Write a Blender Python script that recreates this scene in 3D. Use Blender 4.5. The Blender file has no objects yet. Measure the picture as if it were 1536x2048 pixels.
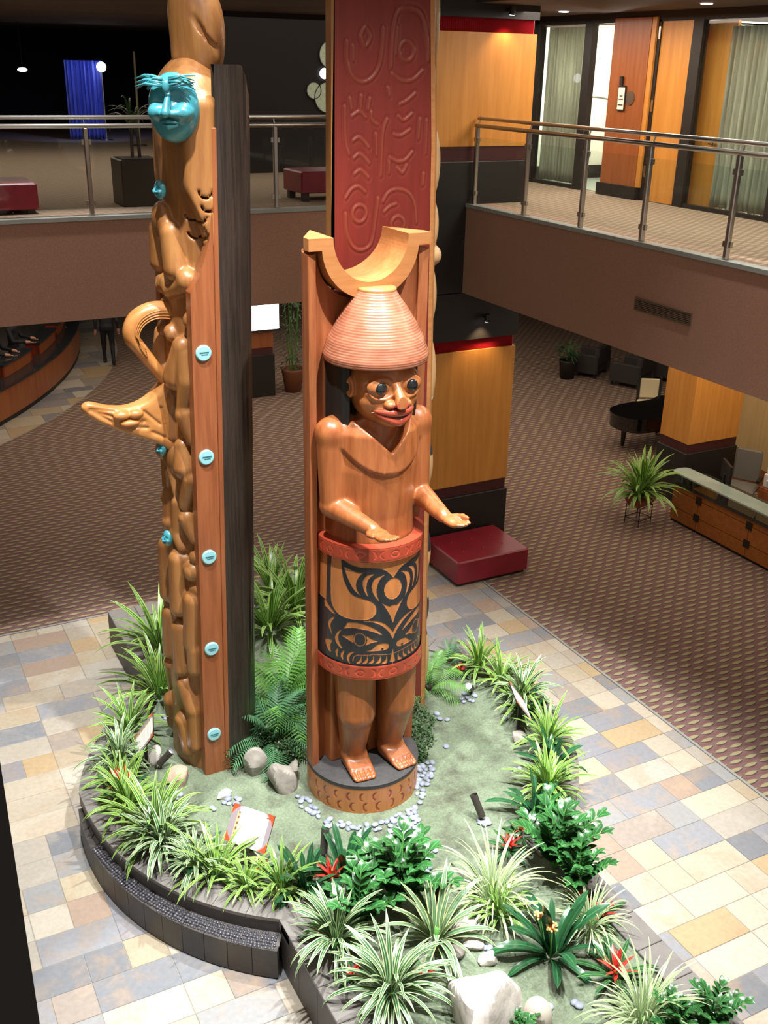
import bpy, bmesh, math, random
import numpy as np
from mathutils import Vector, Matrix

SC = bpy.context.scene
COL = SC.collection
PI = math.pi

# ---------------------------------------------------------------- camera
# X runs along the left balcony, Y along the right balcony, Z up, metres.
cam_d = bpy.data.cameras.new('camera'); cam = bpy.data.objects.new('camera', cam_d); COL.objects.link(cam)
CAM_YAW, CAM_PITCH, CAM_ROLL = math.radians(27.783), math.radians(23.107), math.radians(-1.219)
def cam_axes():
    cy, sy, cp, sp = math.cos(CAM_YAW), math.sin(CAM_YAW), math.cos(CAM_PITCH), math.sin(CAM_PITCH)
    fw = Vector((sy*cp, cy*cp, -sp)); rt = Vector((cy, -sy, 0)); dn = fw.cross(rt)
    cr, sr = math.cos(CAM_ROLL), math.sin(CAM_ROLL)
    return cr*rt + sr*dn, -sr*rt + cr*dn, fw
_r, _d, _f = cam_axes()
cam.matrix_world = Matrix(((_r.x, -_d.x, -_f.x, 0), (_r.y, -_d.y, -_f.y, 0), (_r.z, -_d.z, -_f.z, 6.4), (0, 0, 0, 1)))
cam_d.sensor_fit = 'VERTICAL'; cam_d.sensor_height = 36.0; cam_d.lens = 2081.7/2048*36.0
cam_d.clip_start = 0.05; cam_d.clip_end = 200
SC.camera = cam

# ---------------------------------------------------------------- world, exposure
SC.view_settings.view_transform = 'Standard'; SC.view_settings.look = 'None'
SC.view_settings.gamma = 1.0; SC.view_settings.use_curve_mapping = False
SC.view_settings.exposure = 0.38
W = bpy.data.worlds.new('world'); SC.world = W; W.use_nodes = True
W.node_tree.nodes['Background'].inputs[0].default_value = (1.0, 0.86, 0.74, 1)
W.node_tree.nodes['Background'].inputs[1].default_value = 0.36

# ---------------------------------------------------------------- large lights (ceiling lamps of the hall, above the frame)
def spot(name, loc, to, watts, deg, blend=0.5, col=(1, 1, 1), r=0.12):
    d = bpy.data.lights.new(name, 'SPOT'); d.energy = watts; d.spot_size = math.radians(deg); d.spot_blend = blend
    d.color = col; d.shadow_soft_size = r
    o = bpy.data.objects.new(name, d); COL.objects.link(o); o.location = loc
    o.rotation_euler = (Vector(to)-Vector(loc)).to_track_quat('-Z', 'Y').to_euler(); return o
def area(name, loc, to, watts, sx, sy, col=(1, 1, 1)):
    d = bpy.data.lights.new(name, 'AREA'); d.shape = 'RECTANGLE'; d.size = sx; d.size_y = sy; d.energy = watts; d.color = col
    o = bpy.data.objects.new(name, d); COL.objects.link(o); o.location = loc
    o.rotation_euler = (Vector(to)-Vector(loc)).to_track_quat('-Z', 'Y').to_euler(); return o
def point(name, loc, watts, col=(1, 1, 1), r=0.05):
    d = bpy.data.lights.new(name, 'POINT'); d.energy = watts; d.color = col; d.shadow_soft_size = r
    o = bpy.data.objects.new(name, d); COL.objects.link(o); o.location = loc; return o
COOL = (1.0, 0.985, 0.97); WARM = (1.0, 0.72, 0.42)
spot('atrium_spot_front', (4.7, 2.2, 13.0), (3.5, 6.8, 1.6), 5600, 40, 0.6, COOL)
spot('atrium_spot_left', (1.2, 5.2, 12.0), (2.0, 7.6, 0.0), 4300, 42, 0.6, COOL)
spot('atrium_spot_garden', (4.2, 8.6, 12.0), (3.9, 6.0, 0.0), 3300, 42, 0.6, COOL)
spot('atrium_spot_tail', (3.4, 4.2, 12.0), (3.6, 4.3, 0.0), 2700, 40, 0.6, COOL)
spot('atrium_spot_right', (6.2, 5.0, 12.0), (6.0, 5.4, 0.0), 2500, 44, 0.7, COOL)
spot('atrium_spot_back', (2.2, 11.0, 12.0), (2.6, 10.0, 0.0), 2200, 40, 0.7, COOL)
area('lobby_ceiling_right', (12.0, 11.0, 3.70), (12.0, 11.0, 0), 240, 7, 10, (1, 0.84, 0.66))
area('lobby_ceiling_back', (7.0, 18.0, 3.70), (7.0, 18.0, 0), 330, 12, 10, (1, 0.84, 0.68))
area('upper_corridor_right', (8.4, 9.5, 7.05), (8.4, 9.5, 0), 200, 1.2, 9, (1, 0.88, 0.74))
area('upper_hall_left', (4.5, 17.0, 7.05), (4.5, 17.0, 0), 150, 9, 7, (1, 0.86, 0.72))

# ---------------------------------------------------------------- helpers
def lin(h):
    h = h.lstrip('#'); c = [int(h[i:i+2], 16)/255 for i in (0, 2, 4)]
    return tuple(x/12.92 if x <= .04045 else ((x+.055)/1.055)**2.4 for x in c)
def rgba(c): return (*c, 1) if len(c) == 3 else c

def tag(o, label=None, cat=None, group=None, kind=None):
    if label: o['label'] = label
    if cat: o['category'] = cat
    if group: o['group'] = group
    if kind: o['kind'] = kind
    return o
def empty(name, loc=(0, 0, 0), rz=0, label=None, cat=None, group=None, parent=None):
    o = bpy.data.objects.new(name, None); COL.objects.link(o); o.location = loc; o.rotation_euler = (0, 0, rz)
    o.empty_display_size = 0.1
    if parent: o.parent = parent
    return tag(o, label, cat, group)
def link_mesh(name, me, m=None, parent=None, loc=None, rot=None, sc=None):
    o = bpy.data.objects.new(name, me); COL.objects.link(o)
    if m is not None and len(me.materials) == 0:
        for x in (m if isinstance(m, (list, tuple)) else [m]): me.materials.append(x)
    if parent: o.parent = parent
    if loc is not None: o.location = loc
    if rot is not None: o.rotation_euler = rot
    if sc is not None: o.scale = sc if hasattr(sc, '__len__') else (sc, sc, sc)
    return o
def mesh_np(name, V, F, smooth=True, cols=None, uvs=None):
    me = bpy.data.meshes.new(name)
    me.from_pydata([tuple(v) for v in np.asarray(V, float)], [], [tuple(int(i) for i in f) for f in F])
    if smooth: me.polygons.foreach_set('use_smooth', [True]*len(me.polygons))
    if cols is not None:
        a = me.color_attributes.new('Col', 'FLOAT_COLOR', 'POINT')
        c = np.ones((len(V), 4), np.float32); c[:, :3] = cols; a.data.foreach_set('color', c.ravel())
    if uvs is not None:
        ul = me.uv_layers.new(name='UVMap'); li = np.empty(len(me.loops), np.int32); me.loops.foreach_get('vertex_index', li)
        ul.data.foreach_set('uv', np.asarray(uvs, np.float32)[li].ravel())
    me.update(); return me

class MB:
    """collects shapes into one mesh"""
    def __init__(s): s.v = []; s.f = []; s.mi = []
    def add(s, V, F, mi=0):
        n = len(s.v); s.v += [tuple(map(float, p)) for p in V]; s.f += [tuple(i+n for i in f) for f in F]; s.mi += [mi]*len(F); return s
    def box(s, x0, x1, y0, y1, z0, z1, mi=0):
        V = [(x, y, z) for z in (z0, z1) for y in (y0, y1) for x in (x0, x1)]
        return s.add(V, [(0, 2, 3, 1), (4, 5, 7, 6), (0, 1, 5, 4), (2, 6, 7, 3), (0, 4, 6, 2), (1, 3, 7, 5)], mi)
    def cbox(s, x0, x1, y0, y1, z0, z1, c=.01, mi=0):
        """box with chamfered top edges and vertical edges"""
        def ring(i, z): return [(x0+i, y0+c*(1 if i == 0 else 1)+i*0, z) for _ in ()]
        def oct_(i, z):
            a, b, e, d = x0+i, x1-i, y0+i, y1-i
            return [(a+c, e, z), (b-c, e, z), (b, e+c, z), (b, d-c, z), (b-c, d, z), (a+c, d, z), (a, d-c, z), (a, e+c, z)]
        V = oct_(c*.6, z0)+oct_(0, z0+c*.6)+oct_(0, z1-c)+oct_(c, z1)
        F = [tuple(range(7, -1, -1)), tuple(range(24, 32))]
        for k in range(3):
            for i in range(8): F.append((k*8+i, k*8+(i+1) % 8, k*8+8+(i+1) % 8, k*8+8+i))
        return s.add(V, F, mi)
    def prism(s, poly, z0, z1, mi=0):
        n = len(poly); V = [(x, y, z0) for x, y in poly]+[(x, y, z1) for x, y in poly]
        F = [tuple(range(n-1, -1, -1)), tuple(range(n, 2*n))]+[(i, (i+1) % n, n+(i+1) % n, n+i) for i in range(n)]
        return s.add(V, F, mi)
    def lathe(s, prof, n=32, cx=0, cy=0, a0=0, a1=2*PI, mi=0, cap=True):
        full = abs(a1-a0-2*PI) < 1e-6; m = n if full else n+1; V = []; F = []
        for r, z in prof:
            for i in range(m):
                a = a0+(a1-a0)*i/n; V.append((cx+r*math.cos(a), cy+r*math.sin(a), z))
        for k in range(len(prof)-1):
            for i in range(n):
                j = (i+1) % m; F.append((k*m+i, k*m+j, (k+1)*m+j, (k+1)*m+i))
        if cap and full:
            if prof[0][0] > 1e-6: F.append(tuple(range(m-1, -1, -1)))
            if prof[-1][0] > 1e-6: F.append(tuple((len(prof)-1)*m+i for i in range(m)))
        return s.add(V, F, mi)
    def tube(s, pts, rad, n=8, mi=0, cap=True):
        P = [Vector(p) for p in pts]; k = len(P)
        R = [rad]*k if not hasattr(rad, '__len__') else rad
        T = [(P[min(i+1, k-1)]-P[max(i-1, 0)]).normalized() for i in range(k)]
        up = Vector((0, 0, 1)) if abs(T[0].z) < .9 else Vector((1, 0, 0)); V = []; F = []
        nrm = T[0].cross(up).normalized()
        for i in range(k):
            nrm = (nrm-T[i]*nrm.dot(T[i])).normalized(); b = T[i].cross(nrm)
            for j in range(n):
                a = 2*PI*j/n; V.append(P[i]+(nrm*math.cos(a)+b*math.sin(a))*R[i])
        for i in range(k-1):
            for j in range(n): F.append((i*n+j, i*n+(j+1) % n, (i+1)*n+(j+1) % n, (i+1)*n+j))
        if cap: F += [tuple(range(n-1, -1, -1)), tuple((k-1)*n+j for j in range(n))]
        return s.add(V, F, mi)
    def ball(s, c, r, n=12, m=8, mi=0):
        r = r if hasattr(r, '__len__') else (r, r, r); V = [(c[0], c[1], c[2]-r[2])]; F = []
        for k in range(1, m):
            t = -PI/2+PI*k/m
            for i in range(n):
                a = 2*PI*i/n; V.append((c[0]+r[0]*math.cos(t)*math.cos(a), c[1]+r[1]*math.cos(t)*math.sin(a), c[2]+r[2]*math.sin(t)))
        V.append((c[0], c[1], c[2]+r[2])); L = len(V)-1
        for i in range(n): F.append((0, 1+(i+1) % n, 1+i)); F.append((L, L-n+i, L-n+(i+1) % n))
        for k in range(m-2):
            for i in range(n): F.append((1+k*n+i, 1+k*n+(i+1) % n, 1+(k+1)*n+(i+1) % n, 1+(k+1)*n+i))
        return s.add(V, F, mi)
    def mesh(s, name, smooth=False):
        me = bpy.data.meshes.new(name); me.from_pydata(s.v, [], s.f)
        if any(s.mi): me.polygons.foreach_set('material_index', s.mi)
        if smooth: me.polygons.foreach_set('use_smooth', [True]*len(s.f))
        me.update(); return me
    def build(s, name, m, parent=None, smooth=False, loc=None, rot=None, auto=None):
        me = s.mesh(name, smooth or auto is not None)
        o = link_mesh(name, me, m, parent, loc, rot)
        if auto is not None: me.set_sharp_from_angle(angle=math.radians(auto))
        return o
def copy_tree(o, parent=None):
    c = o.copy(); COL.objects.link(c); c.parent = parent
    for ch in o.children: copy_tree(ch, c)
    return c

# ---- signed distance sculpting (numpy surface nets)
def smin(a, b, k): h = np.clip(.5+.5*(b-a)/k, 0, 1); return b*(1-h)+a*h-k*h*(1-h)
def smax(a, b, k): return -smin(-a, -b, k)
def s_ell(P, c, r):
    q = (P-np.array(c))/np.array(r); l = np.sqrt((q*q).sum(-1)); q2 = q/np.array(r); g = np.sqrt((q2*q2).sum(-1))
    return l*(l-1)/np.maximum(g, 1e-6)
def s_cap(P, a, b, ra, rb=None):
    rb = ra if rb is None else rb; a = np.array(a, float); b = np.array(b, float); ab = b-a
    t = np.clip(((P-a)@ab)/(ab@ab), 0, 1); d = P-(a+t[..., None]*ab); return np.sqrt((d*d).sum(-1))-(ra+(rb-ra)*t)
def s_box(P, c, h, r=0.02):
    q = np.abs(P-np.array(c))-(np.array(h)-r); return np.sqrt((np.maximum(q, 0)**2).sum(-1))+np.minimum(q.max(-1), 0)-r
def rotz(P, c, a):
    d = P-np.array(c); ca, sa = math.cos(a), math.sin(a); o = d.copy(); o[..., 0] = ca*d[..., 0]+sa*d[..., 1]; o[..., 1] = -sa*d[..., 0]+ca*d[..., 1]; return o
def rotax(P, c, ax, a):
    """coordinates of P in a frame centred at c and turned by a about axis ax (0 x, 1 y, 2 z)"""
    d = P-np.array(c); i, j = [(1, 2), (2, 0), (0, 1)][ax]; ca, sa = math.cos(a), math.sin(a); o = d.copy()
    o[..., i] = ca*d[..., i]+sa*d[..., j]; o[..., j] = -sa*d[..., i]+ca*d[..., j]; return o
def surface_nets(fn, lo, hi, h):
    lo = np.array(lo, float); hi = np.array(hi, float); n = np.ceil((hi-lo)/h).astype(int)+1
    ax = [lo[i]+h*np.arange(n[i]) for i in range(3)]
    G = np.stack(np.meshgrid(*ax, indexing='ij'), -1)
    D = np.empty(tuple(n), np.float32); st = max(1, int(400000//(n[1]*n[2])))
    for i in range(0, n[0], st): D[i:i+st] = fn(G[i:i+st])
    D[0] = D[-1] = .5; D[:, 0] = D[:, -1] = .5; D[:, :, 0] = D[:, :, -1] = .5
    S = D < 0; cx, cy, cz = n-1
    def cor(A, i, j, k): return A[i:i+cx, j:j+cy, k:k+cz]
    cnt = np.zeros((cx, cy, cz), np.int8)
    for i in (0, 1):
        for j in (0, 1):
            for k in (0, 1): cnt += cor(S, i, j, k)
    act = np.argwhere((cnt > 0) & (cnt < 8)); idm = -np.ones((cx, cy, cz), np.int64); idm[tuple(act.T)] = np.arange(len(act))
    acc = np.zeros((len(act), 3)); num = np.zeros(len(act))
    C8 = [(i, j, k) for i in (0, 1) for j in (0, 1) for k in (0, 1)]
    for a in C8:
        for d in range(3):
            if a[d]: continue
            b = list(a); b[d] = 1
            va = D[act[:, 0]+a[0], act[:, 1]+a[1], act[:, 2]+a[2]]; vb = D[act[:, 0]+b[0], act[:, 1]+b[1], act[:, 2]+b[2]]
            m = (va < 0) != (vb < 0); t = np.where(m, va/np.where(m, va-vb, 1), 0)
            p = np.array(a, float)[None].repeat(len(act), 0); p[:, d] += t; acc += p*m[:, None]; num += m
    V = lo+h*(act+acc/np.maximum(num, 1)[:, None]); F = []
    for d in range(3):
        e1, e2 = (d+1) % 3, (d+2) % 3
        sl = [slice(1, n[i]-1) for i in range(3)]; sl[d] = slice(0, n[d]-1)
        s2 = list(sl); s2[d] = slice(1, n[d])
        A = S[tuple(sl)]; B = S[tuple(s2)]; off = np.array([0 if i == d else 1 for i in range(3)])
        for flip, m in ((0, A & ~B), (1, ~A & B)):
            q = np.argwhere(m)+off
            if not len(q): continue
            def cell(o1, o2):
                r = q.copy(); r[:, e1] -= o1; r[:, e2] -= o2; return idm[r[:, 0], r[:, 1], r[:, 2]]
            qd = np.stack([cell(1, 1), cell(0, 1), cell(0, 0), cell(1, 0)], 1)
            F.append(qd[:, ::-1] if flip else qd)
    return V, np.concatenate(F)
def sculpt(name, fn, lo, hi, h, m, parent=None, colfn=None, loc=None, rot=None):
    V, F = surface_nets(fn, lo, hi, h)
    return link_mesh(name, mesh_np(name, V, F, True, colfn(V) if colfn else None), m, parent, loc, rot)

# ---- flat raster of painted or carved designs
def smooth_poly(p, n=6, closed=True):
    p = np.array(p, float); k = len(p); out = []
    for i in range(k if closed else k-1):
        a, b, c, d = p[(i-1) % k], p[i], p[(i+1) % k], p[(i+2) % k]
        if not closed: a = p[max(i-1, 0)]; d = p[min(i+2, k-1)]
        for j in range(n):
            t = j/n; out.append(.5*((2*b)+(c-a)*t+(2*a-5*b+4*c-d)*t*t+(3*b-a-3*c+d)*t**3))
    if not closed: out.append(p[-1])
    return np.array(out)
def inpoly(X, Y, poly):
    r = np.zeros(X.shape, bool); n = len(poly)
    for i in range(n):
        x0, y0 = poly[i]; x1, y1 = poly[(i+1) % n]
        if y0 == y1: continue
        r ^= ((y0 > Y) != (y1 > Y)) & (X < (x1-x0)*(Y-y0)/(y1-y0)+x0)
    return r
def dline(X, Y, pts):
    d = np.full(X.shape, 1e9)
    for (x0, y0), (x1, y1) in zip(pts[:-1], pts[1:]):
        dx, dy = x1-x0, y1-y0; t = np.clip(((X-x0)*dx+(Y-y0)*dy)/(dx*dx+dy*dy+1e-12), 0, 1)
        d = np.minimum(d, np.hypot(X-x0-t*dx, Y-y0-t*dy))
    return d
def grid_faces(nu, nv):
    i = np.arange(nu-1)[:, None]*nv+np.arange(nv-1)[None]; i = i.ravel()
    return np.stack([i, i+nv, i+nv+1, i+1], 1)

# ---------------------------------------------------------------- materials
MATS = {}
def mat(name, c=(.5, .5, .5), rough=.5, metal=0., spec=.5, coat=0., noise=None, bump=None, emit=None, alpha=None, trans=0., c2=None, sc=8., stretch=(1, 1, 1), sub=0., coord='Object', rand=0., ior=None):
    """procedural principled material; noise mixes c with c2 through stretched noise; bump=(scale, strength)"""
    m = bpy.data.materials.new(name); m.use_nodes = True; nt = m.node_tree; N = nt.nodes; L = nt.links
    p = N['Principled BSDF']; p.inputs['Base Color'].default_value = rgba(c); p.inputs['Roughness'].default_value = rough
    p.inputs['Metallic'].default_value = metal; p.inputs['Specular IOR Level'].default_value = spec; p.inputs['Coat Weight'].default_value = coat
    p.inputs['Coat Roughness'].default_value = .12
    if ior: p.inputs['IOR'].default_value = ior
    if trans: p.inputs['Transmission Weight'].default_value = trans
    if emit: p.inputs['Emission Color'].default_value = rgba(emit[0]); p.inputs['Emission Strength'].default_value = emit[1]
    if sub: p.inputs['Subsurface Weight'].default_value = sub
    tc = N.new('ShaderNodeTexCoord'); mp = N.new('ShaderNodeMapping'); mp.inputs['Scale'].default_value = stretch
    L.new(tc.outputs[coord], mp.inputs['Vector'])
    src = None
    if c2 is not None:
        nz = N.new('ShaderNodeTexNoise'); nz.inputs['Scale'].default_value = sc; nz.inputs['Detail'].default_value = 5; nz.inputs['Roughness'].default_value = .6
        L.new(mp.outputs[0], nz.inputs['Vector'])
        rp = N.new('ShaderNodeValToRGB'); rp.color_ramp.elements[0].position = .36; rp.color_ramp.elements[1].position = .66
        rp.color_ramp.elements[0].color = rgba(c); rp.color_ramp.elements[1].color = rgba(c2)
        L.new(nz.outputs['Fac'], rp.inputs[0]); src = rp.outputs[0]
    if rand:
        oi = N.new('ShaderNodeObjectInfo'); hs = N.new('ShaderNodeHueSaturation'); mr = N.new('ShaderNodeMapRange')
        mr.inputs['To Min'].default_value = 1-rand; mr.inputs['To Max'].default_value = 1+rand
        L.new(oi.outputs['Random'], mr.inputs['Value']); L.new(mr.outputs[0], hs.inputs['Value'])
        if src: L.new(src, hs.inputs['Color'])
        else: hs.inputs['Color'].default_value = rgba(c)
        src = hs.outputs[0]
    if src: L.new(src, p.inputs['Base Color'])
    if bump:
        nb = N.new('ShaderNodeTexNoise'); nb.inputs['Scale'].default_value = bump[0]; nb.inputs['Detail'].default_value = 4
        L.new(mp.outputs[0], nb.inputs['Vector']); b = N.new('ShaderNodeBump'); b.inputs['Strength'].default_value = bump[1]; b.inputs['Distance'].default_value = .01
        L.new(nb.outputs['Fac'], b.inputs['Height']); L.new(b.outputs[0], p.inputs['Normal'])
    MATS[name] = m; return m
def nd(m, t, **kw):
    n = m.node_tree.nodes.new(t)
    for k, v in kw.items(): setattr(n, k, v)
    return n
def mth(m, op, a, b=None, c=None):
    n = nd(m, 'ShaderNodeMath', operation=op)
    for i, x in enumerate((a, b, c)):
        if x is None: continue
        if isinstance(x, (int, float)): n.inputs[i].default_value = x
        else: m.node_tree.links.new(x, n.inputs[i])
    return n.outputs[0]
def col_mat(name, rough=.4, coat=0., sc=10, stretch=(6, 6, .5), amt=.22, bump=0., spec=.5):
    """paint from the mesh's 'Col' attribute with wood grain over it"""
    m = mat(name, (.5, .5, .5), rough, coat=coat, spec=spec); N = m.node_tree.nodes; L = m.node_tree.links; p = N['Principled BSDF']
    a = nd(m, 'ShaderNodeAttribute', attribute_name='Col'); mp = [n for n in N if n.type == 'MAPPING'][0]; mp.inputs['Scale'].default_value = stretch
    nz = nd(m, 'ShaderNodeTexNoise'); nz.inputs['Scale'].default_value = sc; nz.inputs['Detail'].default_value = 6; L.new(mp.outputs[0], nz.inputs['Vector'])
    mr = nd(m, 'ShaderNodeMapRange'); mr.inputs['From Min'].default_value = .3; mr.inputs['From Max'].default_value = .7
    mr.inputs['To Min'].default_value = 1-amt; mr.inputs['To Max'].default_value = 1+amt; L.new(nz.outputs['Fac'], mr.inputs['Value'])
    hs = nd(m, 'ShaderNodeHueSaturation'); L.new(mr.outputs[0], hs.inputs['Value']); L.new(a.outputs['Color'], hs.inputs['Color']); L.new(hs.outputs[0], p.inputs['Base Color'])
    if bump:
        b = nd(m, 'ShaderNodeBump'); b.inputs['Strength'].default_value = bump; b.inputs['Distance'].default_value = .01; L.new(nz.outputs['Fac'], b.inputs['Height']); L.new(b.outputs[0], p.inputs['Normal'])
    return m
RND = random.Random(7)
# ================================================================ MATERIALS OF THE HALL
M_grout = mat('grout', lin('#8f8a80'), .8)
def tile_material():
    m = mat('slate_tile', (.5, .5, .5), .42, spec=.45); N = m.node_tree.nodes; L = m.node_tree.links; p = N['Principled BSDF']
    oi = nd(m, 'ShaderNodeObjectInfo'); r = nd(m, 'ShaderNodeValToRGB'); r.color_ramp.interpolation = 'CONSTANT'
    pal = ['#8a8d93', '#b0a48c', '#a59d8e', '#b8ac94', '#75797f', '#b0935f', '#aaa08e', '#939494', '#b3a585', '#7b8087', '#a08671', '#b9b09d', '#868890', '#a99a7c', '#988b7e', '#b1aa9b']
    e = r.color_ramp.elements; e[0].color = rgba(lin(pal[0])); e[1].position = 1/16; e[1].color = rgba(lin(pal[1]))
    for i in range(2, 16): x = e.new(i/16); x.color = rgba(lin(pal[i]))
    geo = nd(m, 'ShaderNodeNewGeometry'); rnd_ = mth(m, 'FRACT', mth(m, 'ADD', oi.outputs['Random'], geo.outputs['Random Per Island']))
    L.new(rnd_, r.inputs[0]); nz = nd(m, 'ShaderNodeTexNoise'); nz.inputs['Scale'].default_value = 2.6; nz.inputs['Detail'].default_value = 7; nz.inputs['Roughness'].default_value = .65; nz.inputs['Distortion'].default_value = .8
    L.new(geo.outputs['Position'], nz.inputs['Vector'])
    r2 = nd(m, 'ShaderNodeValToRGB'); r2.color_ramp.elements[0].position = .47; r2.color_ramp.elements[1].position = .75
    r2.color_ramp.elements[0].color = (0, 0, 0, 1); r2.color_ramp.elements[1].color = (.75, .75, .75, 1); L.new(nz.outputs['Fac'], r2.inputs[0])
    r3 = nd(m, 'ShaderNodeValToRGB'); e = r3.color_ramp.elements; e[0].color = rgba(lin('#9a7f58')); e[1].color = rgba(lin('#b5ad9c')); x = e.new(.5); x.color = rgba(lin('#b08a58'))
    frac = mth(m, 'FRACT', mth(m, 'MULTIPLY', rnd_, 37.3)); L.new(frac, r3.inputs[0])
    mx = nd(m, 'ShaderNodeMix', data_type='RGBA'); L.new(r2.outputs[0], mx.inputs[0]); L.new(r.outputs[0], mx.inputs[6]); L.new(r3.outputs[0], mx.inputs[7])
    n2 = nd(m, 'ShaderNodeTexNoise'); n2.inputs['Scale'].default_value = 22; n2.inputs['Detail'].default_value = 5; L.new(geo.outputs['Position'], n2.inputs['Vector'])
    mr = nd(m, 'ShaderNodeMapRange'); mr.inputs['To Min'].default_value = .72; mr.inputs['To Max'].default_value = 1.06; L.new(n2.outputs['Fac'], mr.inputs['Value'])
    hs = nd(m, 'ShaderNodeHueSaturation'); hs.inputs['Saturation'].default_value = .78; L.new(mr.outputs[0], hs.inputs['Value']); L.new(mx.outputs[2], hs.inputs['Color']); L.new(hs.outputs[0], p.inputs['Base Color'])
    b = nd(m, 'ShaderNodeBump'); b.inputs['Strength'].default_value = .25; b.inputs['Distance'].default_value = .01; L.new(nz.outputs['Fac'], b.inputs['Height']); L.new(b.outputs[0], p.inputs['Normal'])
    return m
M_tile = tile_material()
def carpet_material(name, bg, bg2, lens, dark, red, px=.205, py=.205):
    m = mat(name, bg, .95, spec=.1); L = m.node_tree.links; p = m.node_tree.nodes['Principled BSDF']
    geo = nd(m, 'ShaderNodeNewGeometry'); sp = nd(m, 'ShaderNodeSeparateXYZ'); L.new(geo.outputs['Position'], sp.inputs[0]); X, Y = sp.outputs[0], sp.outputs[1]
    def lens_mask(ox, oy, w):
        out = None
        for hx in (0., .5):
            u = mth(m, 'SUBTRACT', mth(m, 'FRACT', mth(m, 'ADD', mth(m, 'DIVIDE', X, px), hx+ox)), .5)
            v = mth(m, 'SUBTRACT', mth(m, 'FRACT', mth(m, 'ADD', mth(m, 'DIVIDE', Y, py), hx+oy)), .5)
            prof = mth(m, 'SUBTRACT', w, mth(m, 'MULTIPLY', mth(m, 'MULTIPLY', u, u), w*5.6))
            k = mth(m, 'LESS_THAN', mth(m, 'ABSOLUTE', v), prof)
            out = k if out is None else mth(m, 'MAXIMUM', out, k)
        return out
    a = lens_mask(0, 0, .115); b = lens_mask(.02, .05, .15)
    ph = mth(m, 'MULTIPLY', mth(m, 'SINE', mth(m, 'MULTIPLY', X, 2*PI/px)), .11)
    s = mth(m, 'ABSOLUTE', mth(m, 'SUBTRACT', mth(m, 'FRACT', mth(m, 'ADD', mth(m, 'DIVIDE', Y, py*.5), ph)), .5))
    wave = mth(m, 'LESS_THAN', s, .12)
    nz = nd(m, 'ShaderNodeTexNoise'); nz.inputs['Scale'].default_value = 60; L.new(geo.outputs['Position'], nz.inputs['Vector'])
    def mix(f, c1, c2):
        x = nd(m, 'ShaderNodeMix', data_type='RGBA')
        if isinstance(f, float): x.inputs[0].default_value = f
        else: L.new(f, x.inputs[0])
        for i, c in ((6, c1), (7, c2)):
            if isinstance(c, tuple): x.inputs[i].default_value = rgba(c)
            else: L.new(c, x.inputs[i])
        return x.outputs[2]
    c = mix(nz.outputs['Fac'], bg, bg2); c = mix(wave, c, red); c = mix(b, c, dark); c = mix(a, c, lens)
    L.new(c, p.inputs['Base Color'])
    bp = nd(m, 'ShaderNodeBump'); bp.inputs['Strength'].default_value = .3; bp.inputs['Distance'].default_value = .01; L.new(nz.outputs['Fac'], bp.inputs['Height']); L.new(bp.outputs[0], p.inputs['Normal'])
    return m
M_carpet = carpet_material('lobby_carpet', lin('#7a6660'), lin('#6b5651'), lin('#988e6e'), lin('#4c423f'), lin('#775253'))
M_carpet2 = carpet_material('upper_carpet', lin('#8f7d6c'), lin('#7f6c5e'), lin('#b3a58a'), lin('#6a564c'), lin('#86685c'), .16, .10)
M_fascia = mat('brown_wall_fabric', lin('#9f7866'), .9, spec=.15, c2=lin('#8f6a5a'), sc=90, bump=(300, .15))
M_ceil = mat('dark_ceiling', lin('#5a4c40'), .9, c2=lin('#4a3f36'), sc=1.2)
M_ledge = mat('grey_stone_edge', lin('#8b8d88'), .4)
M_steel = mat('brushed_steel', lin('#c2c0ba'), .28, metal=1)
M_black = mat('black_panel', lin('#1c1815'), .55)
M_blackwall = mat('black_wall', lin('#15110f'), .8)
M_maroon = mat('maroon_band', lin('#43191b'), .5)
M_panel = mat('maple_panel', lin('#d08f42'), .42, c2=lin('#c07f36'), sc=3, stretch=(5, 5, .35), coat=.1)
M_panel_red = mat('cherry_panel', lin('#9a5a30'), .4, c2=lin('#8a4c28'), sc=3, stretch=(5, 5, .35), coat=.1)
M_redfab = mat('red_pleated_fabric', lin('#9c1220'), .45, spec=.5)
M_white = mat('white_paint', lin('#e9e6d6'), .7)
M_chrome = mat('chrome', lin('#dddddd'), .12, metal=1)
M_darkwood = mat('dark_wood', lin('#2a201b'), .4)
def glass_material(name='clear_glass', tint=(.93, .97, .96)):
    m = bpy.data.materials.new(name); m.use_nodes = True; nt = m.node_tree; N = nt.nodes; L = nt.links; N.clear()
    o = N.new('ShaderNodeOutputMaterial'); t = N.new('ShaderNodeBsdfTransparent'); t.inputs[0].default_value = rgba(tint)
    g = N.new('ShaderNodeBsdfGlossy'); g.inputs['Roughness'].default_value = .02; fr = N.new('ShaderNodeFresnel'); fr.inputs[0].default_value = 1.45
    ge = N.new('ShaderNodeNewGeometry'); mu = N.new('ShaderNodeMath'); mu.operation = 'MULTIPLY'; iv = N.new('ShaderNodeMath'); iv.operation = 'SUBTRACT'; iv.inputs[0].default_value = 1.; L.new(ge.outputs['Backfacing'], iv.inputs[1]); L.new(fr.outputs[0], mu.inputs[0]); L.new(iv.outputs[0], mu.inputs[1])
    mx = N.new('ShaderNodeMixShader'); L.new(mu.outputs[0], mx.inputs[0]); L.new(t.outputs[0], mx.inputs[1]); L.new(g.outputs[0], mx.inputs[2]); L.new(mx.outputs[0], o.inputs[0]); return m
M_glass = glass_material()

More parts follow.
